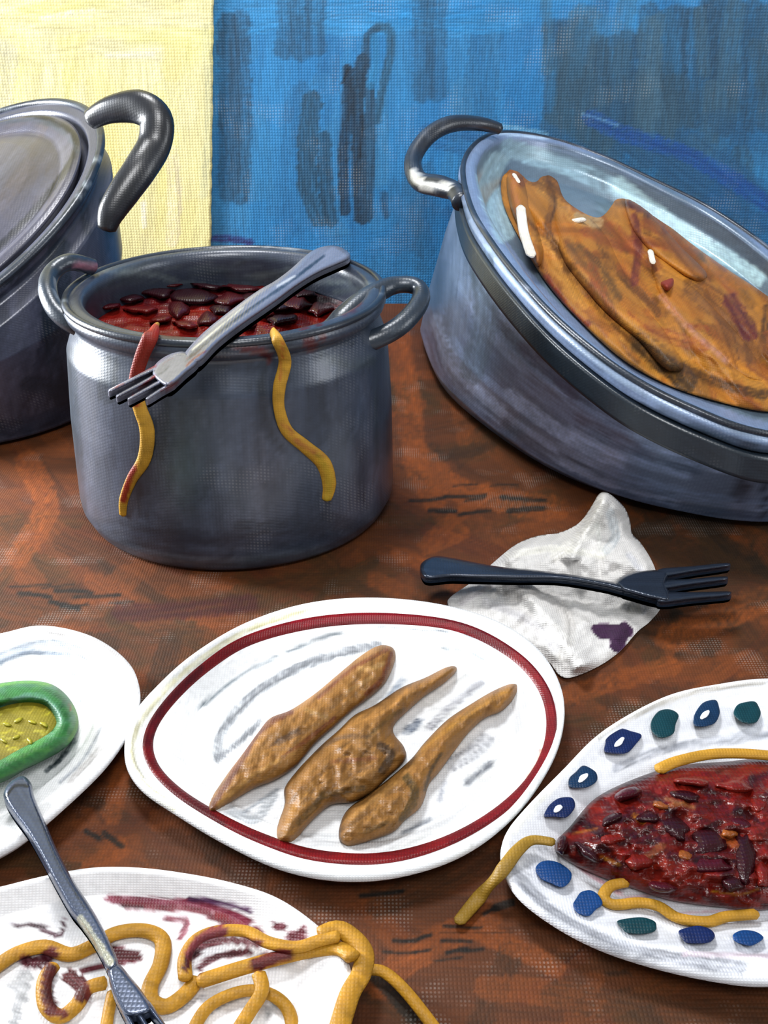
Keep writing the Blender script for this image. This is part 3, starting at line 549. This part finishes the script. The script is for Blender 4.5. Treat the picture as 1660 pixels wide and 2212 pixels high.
# fried pieces
Z = lambda pts: [(420+u*.4337, 1360+v*.4337) for u, v in pts]
f1 = Z([(60, 885), (150, 740), (240, 620), (320, 510), (380, 440), (480, 400), (600, 320), (720, 220), (830, 130), (920, 80), (985, 88), (1003, 135), (980, 210), (940, 280), (860, 350), (790, 400), (700, 480), (610, 560), (550, 630), (495, 690), (400, 750), (300, 790), (180, 860), (90, 918)])
f2 = Z([(510, 705), (570, 640), (640, 570), (720, 500), (800, 425), (900, 375), (1030, 290), (1150, 240), (1250, 190), (1300, 183), (1303, 210), (1240, 270), (1150, 330), (1080, 390), (1000, 470), (995, 520), (1045, 585), (1050, 650), (960, 740), (880, 815), (790, 860), (690, 870), (620, 920), (560, 980), (490, 1060), (430, 1065), (405, 1030), (420, 960), (450, 870), (450, 790)])
f3 = Z([(1600, 265), (1605, 320), (1540, 400), (1450, 440), (1370, 510), (1300, 600), (1220, 710), (1170, 770), (1130, 880), (1050, 950), (990, 1010), (880, 1050), (770, 1080), (722, 1040), (730, 960), (770, 890), (860, 825), (960, 750), (1080, 645), (1150, 560), (1260, 450), (1380, 370), (1500, 300)])
mf = Map(430, 1370, 1130, 1850, 1, (150, 104, 48), .2, -.8); mf.tone = 0.9
mf.field((440, 1380, 1120, 1840), [(160, 112, 52), (138, 92, 38), (172, 124, 66), (124, 84, 36)], 260, 70, 12, -.8, .3, .85, .3)
for p, wd, c in ((Z([(90, 880), (230, 660), (330, 500), (480, 410)]), 16, (92, 40, 22)), (Z([(620, 340), (780, 200), (960, 100)]), 12, (104, 52, 28)), (Z([(980, 120), (940, 240), (860, 320)]), 16, (116, 52, 26)), (Z([(700, 440), (600, 520), (440, 640)]), 12, (112, 54, 24)), (Z([(820, 190), (860, 200), (940, 170)]), 12, (196, 156, 96)), (Z([(760, 310), (880, 240)]), 12, (184, 140, 82)), (Z([(120, 870), (300, 720), (500, 610)]), 12, (186, 140, 74)), (Z([(420, 560), (520, 510)]), 18, (110, 84, 66)), (Z([(560, 400), (660, 440)]), 14, (190, 146, 84)),
                 (Z([(930, 580), (980, 620), (940, 700)]), 22, (64, 46, 30)), (Z([(860, 540), (960, 450), (1040, 400)]), 14, (96, 70, 30)), (Z([(640, 830), (760, 800), (840, 790)]), 16, (84, 62, 32)), (Z([(520, 960), (600, 880), (640, 820)]), 16, (84, 62, 26)), (Z([(680, 660), (780, 650), (900, 640)]), 12, (120, 70, 40)), (Z([(800, 710), (880, 680)]), 16, (180, 130, 76)), (Z([(600, 600), (750, 530), (880, 540)]), 14, (112, 84, 60)), (Z([(800, 470), (960, 400), (1060, 300)]), 10, (180, 126, 60)), (Z([(450, 1000), (500, 880), (620, 740)]), 14, (176, 124, 56)),
                 (Z([(1060, 740), (1100, 820), (1040, 940)]), 22, (74, 60, 28)), (Z([(1230, 620), (1180, 700), (1150, 800)]), 10, (70, 54, 26)), (Z([(850, 1010), (960, 960)]), 12, (84, 62, 26)), (Z([(1100, 620), (1200, 540), (1400, 400), (1560, 300)]), 14, (170, 120, 44)), (Z([(780, 940), (900, 840), (1000, 760)]), 14, (176, 128, 66))):
    mf.stroke(p, wd, c, .75, .3, 3)
def hfry(R, hm_): 
    def f(px, py, d): return .004+hm_*np.sqrt(np.clip(1-(1-np.clip(d/R, 0, 1))**2, 0, 1))*(.8+.45*fbm(px/16, py/16))
    return f
for nm, o_, R_f, hh, lb in (('fried_piece', f1, 34, .024, 'longest red-brown fried piece on the red-ringed plate, nearest its left side'), ('fried_piece', f2, 44, .03, 'middle fried piece with a wide bulging belly on the red-ringed plate'), ('fried_piece', f3, 36, .027, 'olive brown fried drumstick-shaped piece, rightmost on the red-ringed plate')):
    tag(solid(nm, o_, M_food, None, mf, None, (.014, 0, 0), hf=hfry(R_f, hh), step=4), lb, 'fried food')
# left plate
o2 = [(-120, 1385), (0, 1368), (90, 1350), (200, 1374), (280, 1432), (303, 1500), (282, 1568), (250, 1622), (200, 1680), (100, 1770), (0, 1840), (-150, 1890), (-300, 1860), (-380, 1740), (-360, 1580), (-260, 1450)]
c2 = np.mean(o2, 0); w2 = [(x-(x-c2[0])*.3, y-(y-c2[1])*.3) for x, y in o2]
m2 = Map(-420, 1320, 340, 1920, .7, (238, 238, 240), .03, .4)
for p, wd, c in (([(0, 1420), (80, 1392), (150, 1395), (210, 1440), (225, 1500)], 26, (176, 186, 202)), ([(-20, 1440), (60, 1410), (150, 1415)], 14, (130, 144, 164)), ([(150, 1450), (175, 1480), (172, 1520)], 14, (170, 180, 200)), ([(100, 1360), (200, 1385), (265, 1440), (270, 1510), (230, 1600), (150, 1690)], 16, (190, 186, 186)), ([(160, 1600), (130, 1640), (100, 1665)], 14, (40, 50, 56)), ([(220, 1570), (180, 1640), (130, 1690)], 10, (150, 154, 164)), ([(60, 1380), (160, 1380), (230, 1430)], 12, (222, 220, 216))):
    m2.stroke(p, wd, c, .95, .3, 4)  # grey strokes paint the dish's hollow shading into its colour
pl2, C2, _ = plate('side_plate', 'plain white plate at the left edge holding a green vegetable half', o2, [], w2, c2, m2)
g_out = [(-30, 1482), (60, 1470), (120, 1482), (160, 1525), (168, 1575), (135, 1620), (60, 1660), (0, 1692), (-120, 1735), (-230, 1705), (-250, 1610), (-150, 1520)]
g_in = [(-20, 1535), (50, 1512), (98, 1520), (126, 1552), (118, 1585), (75, 1622), (0, 1662), (-110, 1700), (-200, 1680), (-205, 1610), (-120, 1555)]
mg = Map(-280, 1450, 200, 1760, .8, (52, 116, 60), .2, .5)
mg.field((-240, 1470, 170, 1690), [(60, 140, 50), (40, 96, 60), (86, 150, 60), (90, 140, 120)], 60, 80, 14, -.3, .5, .6)
mg.stroke([(0, 1535), (50, 1505), (100, 1510), (130, 1550)], 16, (96, 140, 130), .7, .3); mg.stroke([(135, 1615), (60, 1665), (0, 1690)], 18, (30, 82, 50), .8, .3); mg.stroke([(0, 1480), (60, 1472), (110, 1480)], 8, (110, 170, 50), .8, .3)
mg.stroke([(155, 1520), (168, 1560), (150, 1600)], 10, (90, 150, 30), .8, .2); mg.stroke([(150, 1520), (152, 1535)], 6, (130, 50, 30), .8, 0)
veg = root('green_squash', tuple(U(-40, 1600, (.013, 0, 0))), 'halved green vegetable with seedy yellow flesh on the left plate', 'vegetable')
def hrind(px, py, d): return .004+.045*np.sqrt(np.clip(1-(1-np.clip(d/34, 0, 1))**2, 0, 1))-.02*np.clip((d-38)/14, 0, 1)
solid('rind', g_out, M_food, veg, mg, None, (.013, 0, 0), hf=hrind, step=4)
mgi = Map(-280, 1450, 200, 1760, .8, (140, 128, 34), .12, .5)
for i in range(70):
    x, y = rng.uniform(-180, 118), rng.uniform(1530, 1680); a = rng.uniform(-1, .6); mgi.stroke([(x, y), (x+12*cos(a), y+8*sin(a)+3), (x+24*cos(a), y+20*sin(a))], 5, [(206, 196, 50), (176, 158, 44), (216, 208, 84)][i % 3], .8, .2, 2)
solid('flesh', g_in, M_food, veg, mgi, None, (.013, 0, 0), hmax=.01, base=.032, step=4, bot=.01)
for x, y, a in ((8, 1600, .6), (35, 1592, -.4), (70, 1560, .3), (40, 1630, -.8), (15, 1565, .2), (95, 1565, .5), (-20, 1620, .4), (64, 1600, .9), (40, 1555, -.5)):
    solid('seed', lump(x, y, 11, 5, a, .15, 8), M_sauce, veg, None, (210, 200, 60), (.052, 0, 0), .005, step=2.5, bot=-.012)
# bottom left plate
o3 = [(-60, 1930), (0, 1915), (100, 1890), (200, 1873), (300, 1873), (400, 1885), (500, 1905), (600, 1938), (690, 2000), (748, 2065), (765, 2120), (752, 2180), (700, 2260), (600, 2350), (400, 2430), (150, 2440), (-100, 2400), (-280, 2280), (-300, 2120), (-200, 2000)]
c3 = (240, 2150); w3 = [(x-(x-c3[0])*.22, y-(y-c3[1])*.22) for x, y in o3]
m3 = Map(-340, 1840, 800, 2480, .6, (240, 240, 242), .02, .2)
RS = [([(235, 1942), (300, 1945), (400, 1950), (470, 1965), (540, 1990)], 16, (150, 30, 60)), ([(270, 1955), (330, 1960), (430, 1968), (500, 2000), (560, 2010)], 16, (120, 16, 30)), ([(410, 1942), (470, 1948), (540, 1968)], 12, (84, 30, 84)), ([(470, 1975), (520, 2000), (565, 2015)], 14, (170, 24, 36)), ([(262, 1958), (310, 1962)], 8, (60, 10, 20)), ([(30, 2000), (70, 1998), (100, 2004)], 10, (50, 20, 30)), ([(90, 2010), (130, 2020), (138, 1988)], 10, (96, 40, 60)), ([(595, 1998), (612, 2005)], 18, (100, 10, 26)), ([(625, 2030), (655, 2010), (650, 2030)], 20, (104, 12, 26)),
      ([(360, 1985), (405, 1990), (390, 2025)], 14, (170, 70, 90)), ([(410, 2060), (440, 2025), (480, 2010)], 24, (150, 50, 70)), ([(400, 2090), (410, 2070), (430, 2055)], 16, (76, 8, 20)), ([(430, 2095), (460, 2070), (540, 2055)], 16, (84, 12, 22)), ([(180, 2095), (250, 2080), (300, 2070)], 16, (110, 14, 30)), ([(250, 2055), (295, 2065)], 24, (100, 12, 26)), ([(55, 2075), (85, 2080), (110, 2060)], 26, (84, 10, 24)), ([(110, 2095), (100, 2140), (112, 2175)], 24, (90, 14, 20)), ([(150, 2110), (175, 2130), (180, 2150)], 32, (92, 14, 18)), ([(105, 2185), (140, 2190)], 18, (96, 16, 18)), ([(550, 2085), (590, 2070), (620, 2062)], 26, (96, 12, 26)), ([(445, 2040), (500, 2030), (560, 2040)], 16, (110, 30, 40))]
for p, wd, c in RS: m3.stroke(p, wd*1.15, tuple(v*.72 for v in c), .95, .12, 3)
for p, wd, c in (([(30, 2130), (60, 2110), (30, 2212)], 30, (150, 152, 156)), ([(450, 2190), (520, 2155)], 12, (140, 144, 150)), ([(580, 2190), (600, 2160)], 24, (150, 154, 158)), ([(390, 2180), (440, 2150)], 8, (150, 150, 156)), ([(0, 2010), (60, 1985), (200, 1950)], 5, (214, 216, 224))): m3.stroke(p, wd, c, .95, .4, 4)
pl3, C3, _ = plate('dinner_plate', 'white plate at the bottom left smeared with red sauce under tangled golden noodles', o3, [], w3, c3, m3)
mn = Map(-40, 1780, 1000, 2300, .8, (188, 136, 36), .18, .4)
mn.field((0, 1980, 960, 2240), [(200, 150, 44), (170, 116, 26), (150, 104, 30), (206, 156, 60)], 120, 60, 10, .2, 1., .5)
for p, wd, c in RS[9:]: mn.stroke(p, wd*1.2, tuple(v*.8 for v in c), .95, .1, 3)
NL = ['golden noodle winding from the left frame edge up and under the fork', 'short golden noodle loop stained dark red, left of the fork', 'golden noodle arching over the red sauce smear right of the fork', 'straightest golden noodle running across to the right rim of the sauced plate', 'thick golden noodle draped over the right rim of the sauced plate', 'golden noodle arch open to the bottom frame edge', 'thin golden noodle crossing the lower arch on the sauced plate', 'golden noodle trailing off the sauced plate onto the table', 'short brownish noodle end just left of the fork tines']
NS = [([(-30, 2105), (0, 2082), (40, 2058), (95, 2045), (150, 2062), (200, 2044), (250, 2016), (310, 2010), (350, 2030), (348, 2080), (325, 2130), (328, 2162), (360, 2174), (400, 2148), (428, 2112)], 14, .02), ([(118, 2082), (96, 2120), (100, 2172), (130, 2196), (165, 2172), (190, 2135), (232, 2122)], 13, .022),
      ([(402, 2118), (400, 2070), (425, 2030), (470, 2012), (530, 2012), (580, 2036), (640, 2046), (690, 2032), (735, 2022)], 12, (.028, .052)), ([(425, 2122), (520, 2092), (600, 2070), (680, 2052), (735, 2050), (765, 2070)], 14, (.028, .054)), ([(690, 2022), (735, 2008), (783, 2050), (782, 2100), (755, 2150), (728, 2240)], 17, .046), ([(410, 2240), (450, 2175), (520, 2142), (580, 2146), (622, 2180), (636, 2240)], 11, .024), ([(558, 2100), (566, 2140), (540, 2185), (505, 2240)], 12, .034), ([(790, 2095), (830, 2100), (880, 2145), (950, 2235)], 11, .012), ([(245, 2140), (236, 2180), (228, 2230)], 10, .02)]
for (p, r, z), lb in zip(NS, NL):
    z0_, z1_ = z if isinstance(z, tuple) else (z, z); P = [U(x, y, (z0_+(z1_-z0_)*(i/(len(p)-1))**2, 0, 0)) for i, (x, y) in enumerate(p)]
    tag(tube('noodle', P, r/FPX*1.55, M_food, None, mn, flat=.6), lb, 'noodle', 'noodles')
# right plate
o4 = [(1082, 1850), (1092, 1800), (1136, 1744), (1214, 1664), (1304, 1577), (1440, 1503), (1560, 1476), (1660, 1465), (1800, 1475), (1930, 1550), (1995, 1690), (1985, 1850), (1900, 2000), (1780, 2100), (1660, 2122), (1540, 2110), (1400, 2078), (1280, 2036), (1180, 1980), (1110, 1920)]
w4 = [(1190, 1835), (1225, 1775), (1290, 1710), (1400, 1655), (1500, 1630), (1660, 1615), (1780, 1640), (1860, 1720), (1870, 1830), (1800, 1940), (1660, 1990), (1530, 1990), (1400, 1965), (1300, 1925), (1225, 1880)]
c4 = (1530, 1800)
m4 = Map(1040, 1430, 2060, 2160, .7, (228, 230, 236), .03, -.3)
for p, wd, c in (([(1240, 1630), (1340, 1560), (1500, 1495), (1650, 1475)], 18, (196, 192, 184)), ([(1330, 1660), (1430, 1620), (1560, 1600), (1660, 1590)], 22, (164, 168, 178)), ([(1110, 1880), (1180, 1960), (1300, 2030), (1420, 2065), (1600, 2090)], 34, (150, 152, 160)), ([(1130, 1900), (1150, 1850), (1190, 1840)], 20, (190, 192, 198)), ([(1230, 1850), (1280, 1890), (1340, 1930)], 14, (214, 160, 170)), ([(1230, 1856), (1275, 1895)], 5, (150, 50, 60)), ([(1480, 2060), (1660, 2065)], 16, (206, 190, 200)), ([(1350, 1940), (1400, 1935)], 10, (214, 170, 180)), ([(1590, 1600), (1640, 1560)], 30, (210, 214, 224)), ([(1110, 1790), (1200, 1690)], 26, (238, 238, 230)), ([(1440, 1975), (1600, 1965)], 8, (216, 170, 180))): m4.stroke(p, wd, c, .95, .3, 4)  # grey arcs are painted shading of rim and well; pinks are sauce
pl4, C4, _ = plate('serving_plate', 'white plate with blue and teal spots round its rim holding dark red stew', o4, [([(x-(x-c4[0])*.12, y-(y-c4[1])*.12) for x, y in o4], .034)], w4, c4, m4)
ZB = .030
for x, y, a, b_, rt, c in ((1342, 1602, 42, 30, -.3, 0), (1434, 1562, 34, 26, -.5, 1), (1527, 1543, 36, 24, -.5, 2), (1618, 1537, 30, 24, -.4, 1), (1262, 1680, 32, 24, -.3, 2), (1209, 1746, 36, 20, -.3, 0), (1196, 1887, 37, 26, .5, 3), (1270, 1950, 30, 25, .1, 3), (1382, 1999, 44, 18, .05, 1), (1504, 2020, 38, 20, .05, 0), (1618, 2026, 32, 18, 0, 3)):
    col = [(10, 28, 74), (6, 50, 58), (10, 40, 70), (12, 56, 110)][c]
    s_ = solid('painted_spot', lump(x, y, a, b_, rt, .19, 9), M_paint, pl4, None, col, (.0395, 0, 0), .0012, step=3, bot=-.012)
    if c in (1,): tag(s_, 'teal green painted spot')
    if c in (0, 2) and y < 1800: solid('white_dab', lump(x-3, y+1, 13, 6, rt-.4, .2, 8), M_china, s_, None, (236, 238, 244), (.0412, 0, 0), .0012, step=2.5, bot=-.002)
s_out = [(1198, 1828), (1235, 1782), (1290, 1722), (1390, 1675), (1480, 1652), (1570, 1645), (1660, 1638), (1760, 1660), (1830, 1740), (1830, 1840), (1760, 1930), (1660, 1965), (1560, 1960), (1450, 1945), (1365, 1918), (1300, 1895), (1230, 1862)]
mr = Map(1170, 1610, 1860, 2000, .9, (134, 30, 20), .2, .3)
mr.field((1200, 1640, 1850, 1960), [(140, 24, 16), (108, 18, 14), (74, 12, 18), (150, 40, 20), (112, 24, 14), (50, 8, 18)], 260, 80, 20, .1, .5, .8, .25)
for p, wd, c in (([(1450, 1740), (1480, 1735)], 14, (190, 110, 50)), ([(1370, 1762), (1390, 1775)], 14, (186, 120, 30)), ([(1560, 1810), (1590, 1825)], 22, (170, 90, 40)), ([(1300, 1850), (1340, 1870)], 10, (190, 130, 30)), ([(1400, 1850), (1430, 1830)], 22, (150, 84, 40)), ([(1540, 1925), (1600, 1932), (1640, 1920)], 8, (180, 130, 30)), ([(1240, 1800), (1290, 1790)], 8, (180, 110, 30)), ([(1440, 1725), (1500, 1745)], 12, (196, 130, 80))): mr.stroke(p, wd, c, .85, .2, 3)
st2 = root('stew', tuple(U(1500, 1800, (.014, 0, 0))), 'glossy dark red stew heaped on the blue-spotted plate', 'stew')
def hst(px, py, d): return .004+.04*np.sqrt(np.clip(d/70, 0, 1))*(.7+.5*fbm(px/30, py/22))
solid('sauce', s_out, M_sauce, st2, mr, None, (.013, 0, 0), hf=hst, step=4)
for x, y, a, b_, rt, c in ((1480, 1720, 40, 14, .2, 0), (1400, 1765, 30, 18, -.2, 0), (1325, 1770, 26, 12, -.4, 0), (1360, 1715, 34, 12, -.3, 1), (1455, 1790, 40, 24, .4, 0), (1530, 1820, 40, 34, .2, 0), (1610, 1850, 26, 60, .0, 0), (1540, 1870, 46, 24, .1, 1), (1270, 1840, 30, 12, .7, 0), (1215, 1825, 14, 20, .3, 0), (1600, 1780, 30, 16, .3, 1), (1430, 1915, 30, 12, .1, 1), (1500, 1690, 40, 10, .1, 2), (1590, 1700, 40, 14, .1, 2), (1380, 1860, 32, 20, .2, 2), (1640, 1740, 24, 20, 0, 2), (1430, 1740, 24, 12, .1, 3), (1575, 1800, 22, 12, .3, 3), (1320, 1815, 30, 14, -.2, 2), (1480, 1850, 24, 14, .2, 3), (1585, 1910, 26, 18, .2, 0), (1650, 1890, 20, 30, 0, 2)):
    solid('chunk', lump(x, y, a, b_, rt, .2), M_sauce, st2, None, [(60, 12, 22), (84, 14, 30), (140, 32, 22), (176, 96, 40)][c], (.045, 0, 0), .016, step=4, bot=-.02)
for p, r, z, lb in (([(1420, 1664), (1466, 1644), (1550, 1628), (1660, 1632), (1720, 1650)], 11, .034, 'golden noodle along the upper edge of the stew on the spotted plate'), ([(1358, 1905), (1320, 1914), (1305, 1938), (1327, 1954), (1382, 1950), (1424, 1958), (1466, 1983), (1529, 1991), (1571, 1980), (1640, 1974)], 9, .03, 'wavy golden noodle curling below the stew on the spotted plate')):
    tag(tube('noodle', [U(x, y, (z, 0, 0)) for x, y in p], r/FPX*1.9, M_food, None, mn if 0 else None, (192, 142, 44), flat=.6), lb, 'noodle', 'noodles')
P = [U(1200, 1820, (.052, 0, 0)), U(1150, 1815, (.05, 0, 0)), U(1118, 1838, (.052, 0, 0)), U(1084, 1882, (.046, 0, 0)), U(1036, 1938, (.012, 0, 0)), U(988, 1995, (.01, 0, 0))]
tag(tube('noodle', P, [.006, .007, .008, .009, .009, .007], M_food, None, None, (150, 116, 36), flat=.5), 'golden noodle hanging over the left rim of the spotted plate onto the table', 'noodle', 'noodles')
# noodles running down the cooking pot
def cyl(px, py, R=.290):
    dx, dy, dz = rays(px, py); a = dx*dx+dy*dy; b = -2*(dx*PC[0]+dy*PC[1]); c = PC[0]**2+PC[1]**2-R*R
    t = (-b-math.sqrt(max(b*b-4*a*c, 0)))/2/a
    return np.array([t*dx, t*dy, 1+t*dz])
mdl = Map(200, 680, 760, 1140, 1, (186, 140, 44), .15, 0)
mdl.stroke([(332, 715), (305, 770), (292, 830), (288, 860)], 40, (128, 26, 18), .95, 0); mdl.stroke([(290, 1010), (275, 1050), (268, 1080)], 16, (124, 20, 18), .9, .1); mdl.stroke([(612, 740), (605, 820)], 7, (150, 50, 30), .6, .3); mdl.stroke([(612, 915), (650, 960), (700, 985)], 14, (150, 70, 60), .5, .5); mdl.stroke([(690, 985), (712, 1030), (705, 1090)], 18, (160, 140, 36), .7, .3)
L1 = [U(336, 704, (.416, 0, 0)), U(325, 728, (.418, 0, 0)), cyl(305, 775, .292), cyl(292, 830), cyl(302, 880), cyl(318, 930), cyl(312, 990), cyl(285, 1035), cyl(268, 1080), cyl(266, 1115)]
L2 = [U(588, 716, (.416, 0, 0)), U(600, 736, (.416, 0, 0)), cyl(616, 780, .288), cyl(604, 835), cyl(603, 880), cyl(620, 930), cyl(660, 965), cyl(698, 1000), cyl(710, 1045), cyl(704, 1082)]
tag(tube('noodle', L1, [.009, .012, .011, .010, .011, .012, .011, .009, .008, .006], M_food, None, mdl, flat=.5, up=(0, -1, .2)), 'noodle hanging down the pot behind the fork tines, red at its top', 'noodle', 'noodles hanging down the cooking pot')
tag(tube('noodle', L2, [.008, .009, .010, .010, .009, .010, .011, .013, .013, .008], M_food, None, mdl, flat=.5, up=(0, -1, .2)), 'yellow noodle snaking down the middle right front of the cooking pot', 'noodle', 'noodles hanging down the cooking pot')

# ======================================================= napkin
mk_ = Map(960, 1040, 1450, 1480, 1, (214, 212, 210), .05, -.5)
for p, wd, c in (([(1300, 1090), (1270, 1150), (1200, 1200)], 30, (240, 238, 230)), ([(1320, 1110), (1330, 1160), (1310, 1190)], 24, (196, 204, 210)), ([(1290, 1130), (1300, 1190)], 14, (214, 216, 212)), ([(1100, 1200), (1200, 1185), (1300, 1200)], 20, (240, 238, 226)), ([(1100, 1290), (1180, 1280), (1230, 1340), (1220, 1420)], 30, (196, 192, 188)), ([(1150, 1260), (1280, 1290), (1380, 1320)], 26, (200, 198, 196)), ([(1050, 1300), (1140, 1340), (1200, 1400)], 24, (214, 212, 216)), ([(1180, 1290), (1270, 1340)], 14, (176, 174, 172)), ([(1360, 1200), (1400, 1260), (1390, 1320)], 18, (214, 216, 226)), ([(1150, 1300), (1240, 1390)], 10, (240, 238, 232)), ([(1000, 1300), (1060, 1260)], 22, (206, 200, 204))): mk_.stroke(p, wd, c, .7, .4, 4)
mk_.poly([(1280, 1352), (1310, 1346), (1330, 1350), (1352, 1344), (1370, 1362), (1352, 1385), (1338, 1410), (1318, 1400), (1320, 1382), (1292, 1378)], (50, 14, 54))
for p, wd in (([(1290, 1360), (1320, 1365), (1350, 1358)], 24), ([(1325, 1375), (1340, 1395)], 26), ([(1350, 1350), (1360, 1370)], 18)): mk_.stroke(p, wd, (50, 14, 54), .9, .2, 3)
n_out = [(880+u*.47, 1040+v*.47) for u, v in [(185, 550), (300, 460), (400, 370), (500, 290), (600, 250), (700, 235), (790, 190), (850, 110), (880, 60), (910, 48), (950, 70), (1000, 120), (1025, 180), (1035, 240), (1080, 290), (1140, 400), (1170, 560), (1120, 640), (1060, 690), (980, 780), (880, 850), (760, 900), (700, 890), (640, 820), (500, 750), (330, 680), (250, 620)]]
def hnap(px, py, d):
    pk = .085*np.exp(-((px-1312)/55)**2-((py-1080)/75)**2)
    rdg = .03*np.exp(-((py-1195-(px-1200)*.05)/40)**2)+.022*np.exp(-((px-1150-(py-1300)*.8)/26)**2)*(py > 1260)+.024*np.exp(-((px-1270+(py-1140)*.5)/16)**2)*(py < 1210)
    return .006+pk+rdg*np.clip(d/14, 0, 1)+.022*fbm(px/34, py/34)*np.clip(d/20, 0, 1)+.010*np.exp(-((py-1235)/30)**2)
nap = solid('paper_napkin', n_out, M_cloth, None, mk_, None, (0, 0, 0), hf=hnap, step=4, bot=.001, ymin=1190)
tag(nap, 'crumpled white paper napkin with a dark purple stain under a fork', 'napkin')

# ======================================================= forks
def fork(label, plane, parts, cv):
    c = np.mean(np.array(parts[0][1]), 0); f = root('fork', tuple(U(c[0], c[1], plane)), label, 'fork')
    for nm, o_, h in parts: solid(nm, o_, M_fork, f, cv, None, plane, hmax=h, R=9, base=0, step=3, bot=-.007, drop=True)
def bar(a, b, w0, w1):
    a = np.array(a, float); b = np.array(b, float); d = (b-a)/np.hypot(*(b-a)); n = np.array([-d[1], d[0]]); m = (a+b)/2; w0 *= 1.2; w1 *= 1.2
    return [tuple(a+n*w0/2), tuple(m+n*(w0+w1)/4), tuple(b+n*w1/2), tuple(b+d*w1*.6), tuple(b-n*w1/2), tuple(m-n*(w0+w1)/4), tuple(a-n*w0/2)]
A = lambda pts: [(880+u*.47, 1040+v*.47) for u, v in pts]
mf1 = Map(900, 1180, 1600, 1320, 1, (40, 50, 66), .15, .05)
mf1.field((910, 1190, 1580, 1310), [(34, 42, 56), (66, 80, 100), (28, 34, 44), (84, 98, 120)], 50, 80, 5, .1, .08, .6)
fork('dark metal fork lying across the white napkin', (.058, 0, 0), [
    ('handle', A([(60, 385), (120, 345), (200, 350), (400, 388), (600, 408), (800, 435), (960, 465), (1010, 480), (1000, 505), (900, 482), (700, 450), (500, 447), (300, 443), (200, 441), (85, 447)]), .010),
    ('head', A([(960, 462), (1000, 430), (1070, 412), (1180, 408), (1200, 430), (1190, 470), (1210, 520), (1200, 552), (1120, 540), (1040, 518), (985, 500)]), .012),
    ('tine', bar(*A([(1160, 422), (1470, 384)]), 15, 8), .009), ('tine', bar(*A([(1160, 478), (1460, 446)]), 15, 8), .009), ('tine', bar(*A([(1160, 536), (1475, 516)]), 18, 9), .009)], mf1)
B = lambda pts: [(160+u*.482, 500+v*.482) for u, v in pts]
mf2 = Map(220, 500, 800, 900, 1, (130, 132, 148), .15, -.65)
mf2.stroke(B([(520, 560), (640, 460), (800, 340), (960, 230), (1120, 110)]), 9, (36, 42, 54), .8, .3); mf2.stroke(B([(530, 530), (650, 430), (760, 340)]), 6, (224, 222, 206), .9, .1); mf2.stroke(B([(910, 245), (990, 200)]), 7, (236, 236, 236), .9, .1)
mf2.field((230, 750, 430, 870), [(40, 46, 56), (150, 154, 170), (130, 24, 20), (30, 34, 42)], 40, 50, 5, -.55, .1, .7); mf2.stroke(B([(180, 680), (260, 640), (360, 600)]), 12, (128, 20, 20), .7, .3); mf2.stroke(B([(260, 730), (360, 650)]), 8, (128, 20, 20), .8, .3)
fork('grey metal fork balanced across the rim of the cooking pot', (.418, 0, 0), [
    ('handle', B([(1130, 65), (1190, 68), (1235, 98), (1232, 125), (1180, 150), (1090, 190), (1000, 245), (900, 318), (760, 415), (650, 500), (570, 580), (520, 590), (495, 555), (520, 515), (600, 435), (740, 325), (830, 262), (900, 222), (970, 170), (1060, 92)]), .012),
    ('head', B([(500, 540), (560, 580), (500, 640), (440, 690), (400, 690), (350, 640), (370, 590), (430, 550)]), .012),
    ('tine', bar(*B([(400, 595), (165, 712)]), 9, 6), .008), ('tine', bar(*B([(410, 625), (200, 735)]), 9, 6), .008), ('tine', bar(*B([(430, 650), (250, 748)]), 9, 6), .008), ('tine', bar(*B([(450, 672), (330, 748)]), 9, 6), .008)], mf2)
Cc = lambda pts: [(u*.542, 1660+v*.542) for u, v in pts]
mf3 = Map(-20, 1640, 420, 2320, .9, (72, 82, 104), .15, 1.)
mf3.field((0, 1670, 340, 2260), [(60, 70, 90), (96, 104, 126), (40, 48, 62), (84, 94, 116)], 60, 80, 7, 1.05, .08, .6)
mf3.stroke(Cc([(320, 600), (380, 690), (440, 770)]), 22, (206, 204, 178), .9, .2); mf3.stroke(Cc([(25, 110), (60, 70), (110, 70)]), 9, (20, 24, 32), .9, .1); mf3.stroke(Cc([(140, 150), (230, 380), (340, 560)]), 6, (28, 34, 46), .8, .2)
fork('blue-grey metal fork leaning on the bottom left plate of noodles', (.058, 0, 0), [
    ('handle', Cc([(15, 95), (40, 55), (90, 30), (125, 60), (138, 115), (185, 225), (235, 340), (295, 450), (355, 540), (405, 625), (452, 720), (472, 785), (432, 805), (408, 760), (365, 680), (315, 610), (275, 560), (215, 455), (160, 350), (105, 255), (50, 180), (20, 130)]), .012),
    ('head', Cc([(432, 800), (470, 778), (525, 835), (575, 900), (605, 960), (560, 985), (500, 985), (465, 930), (440, 860)]), .012),
    ('tine', bar(*Cc([(495, 960), (575, 1120)]), 12, 8), .009), ('tine', bar(*Cc([(535, 950), (640, 1120)]), 12, 8), .009), ('tine', bar(*Cc([(580, 930), (700, 1090)]), 12, 8), .009)], mf3)
for o in bpy.data.objects:
    if 'org' in o: del o['org']
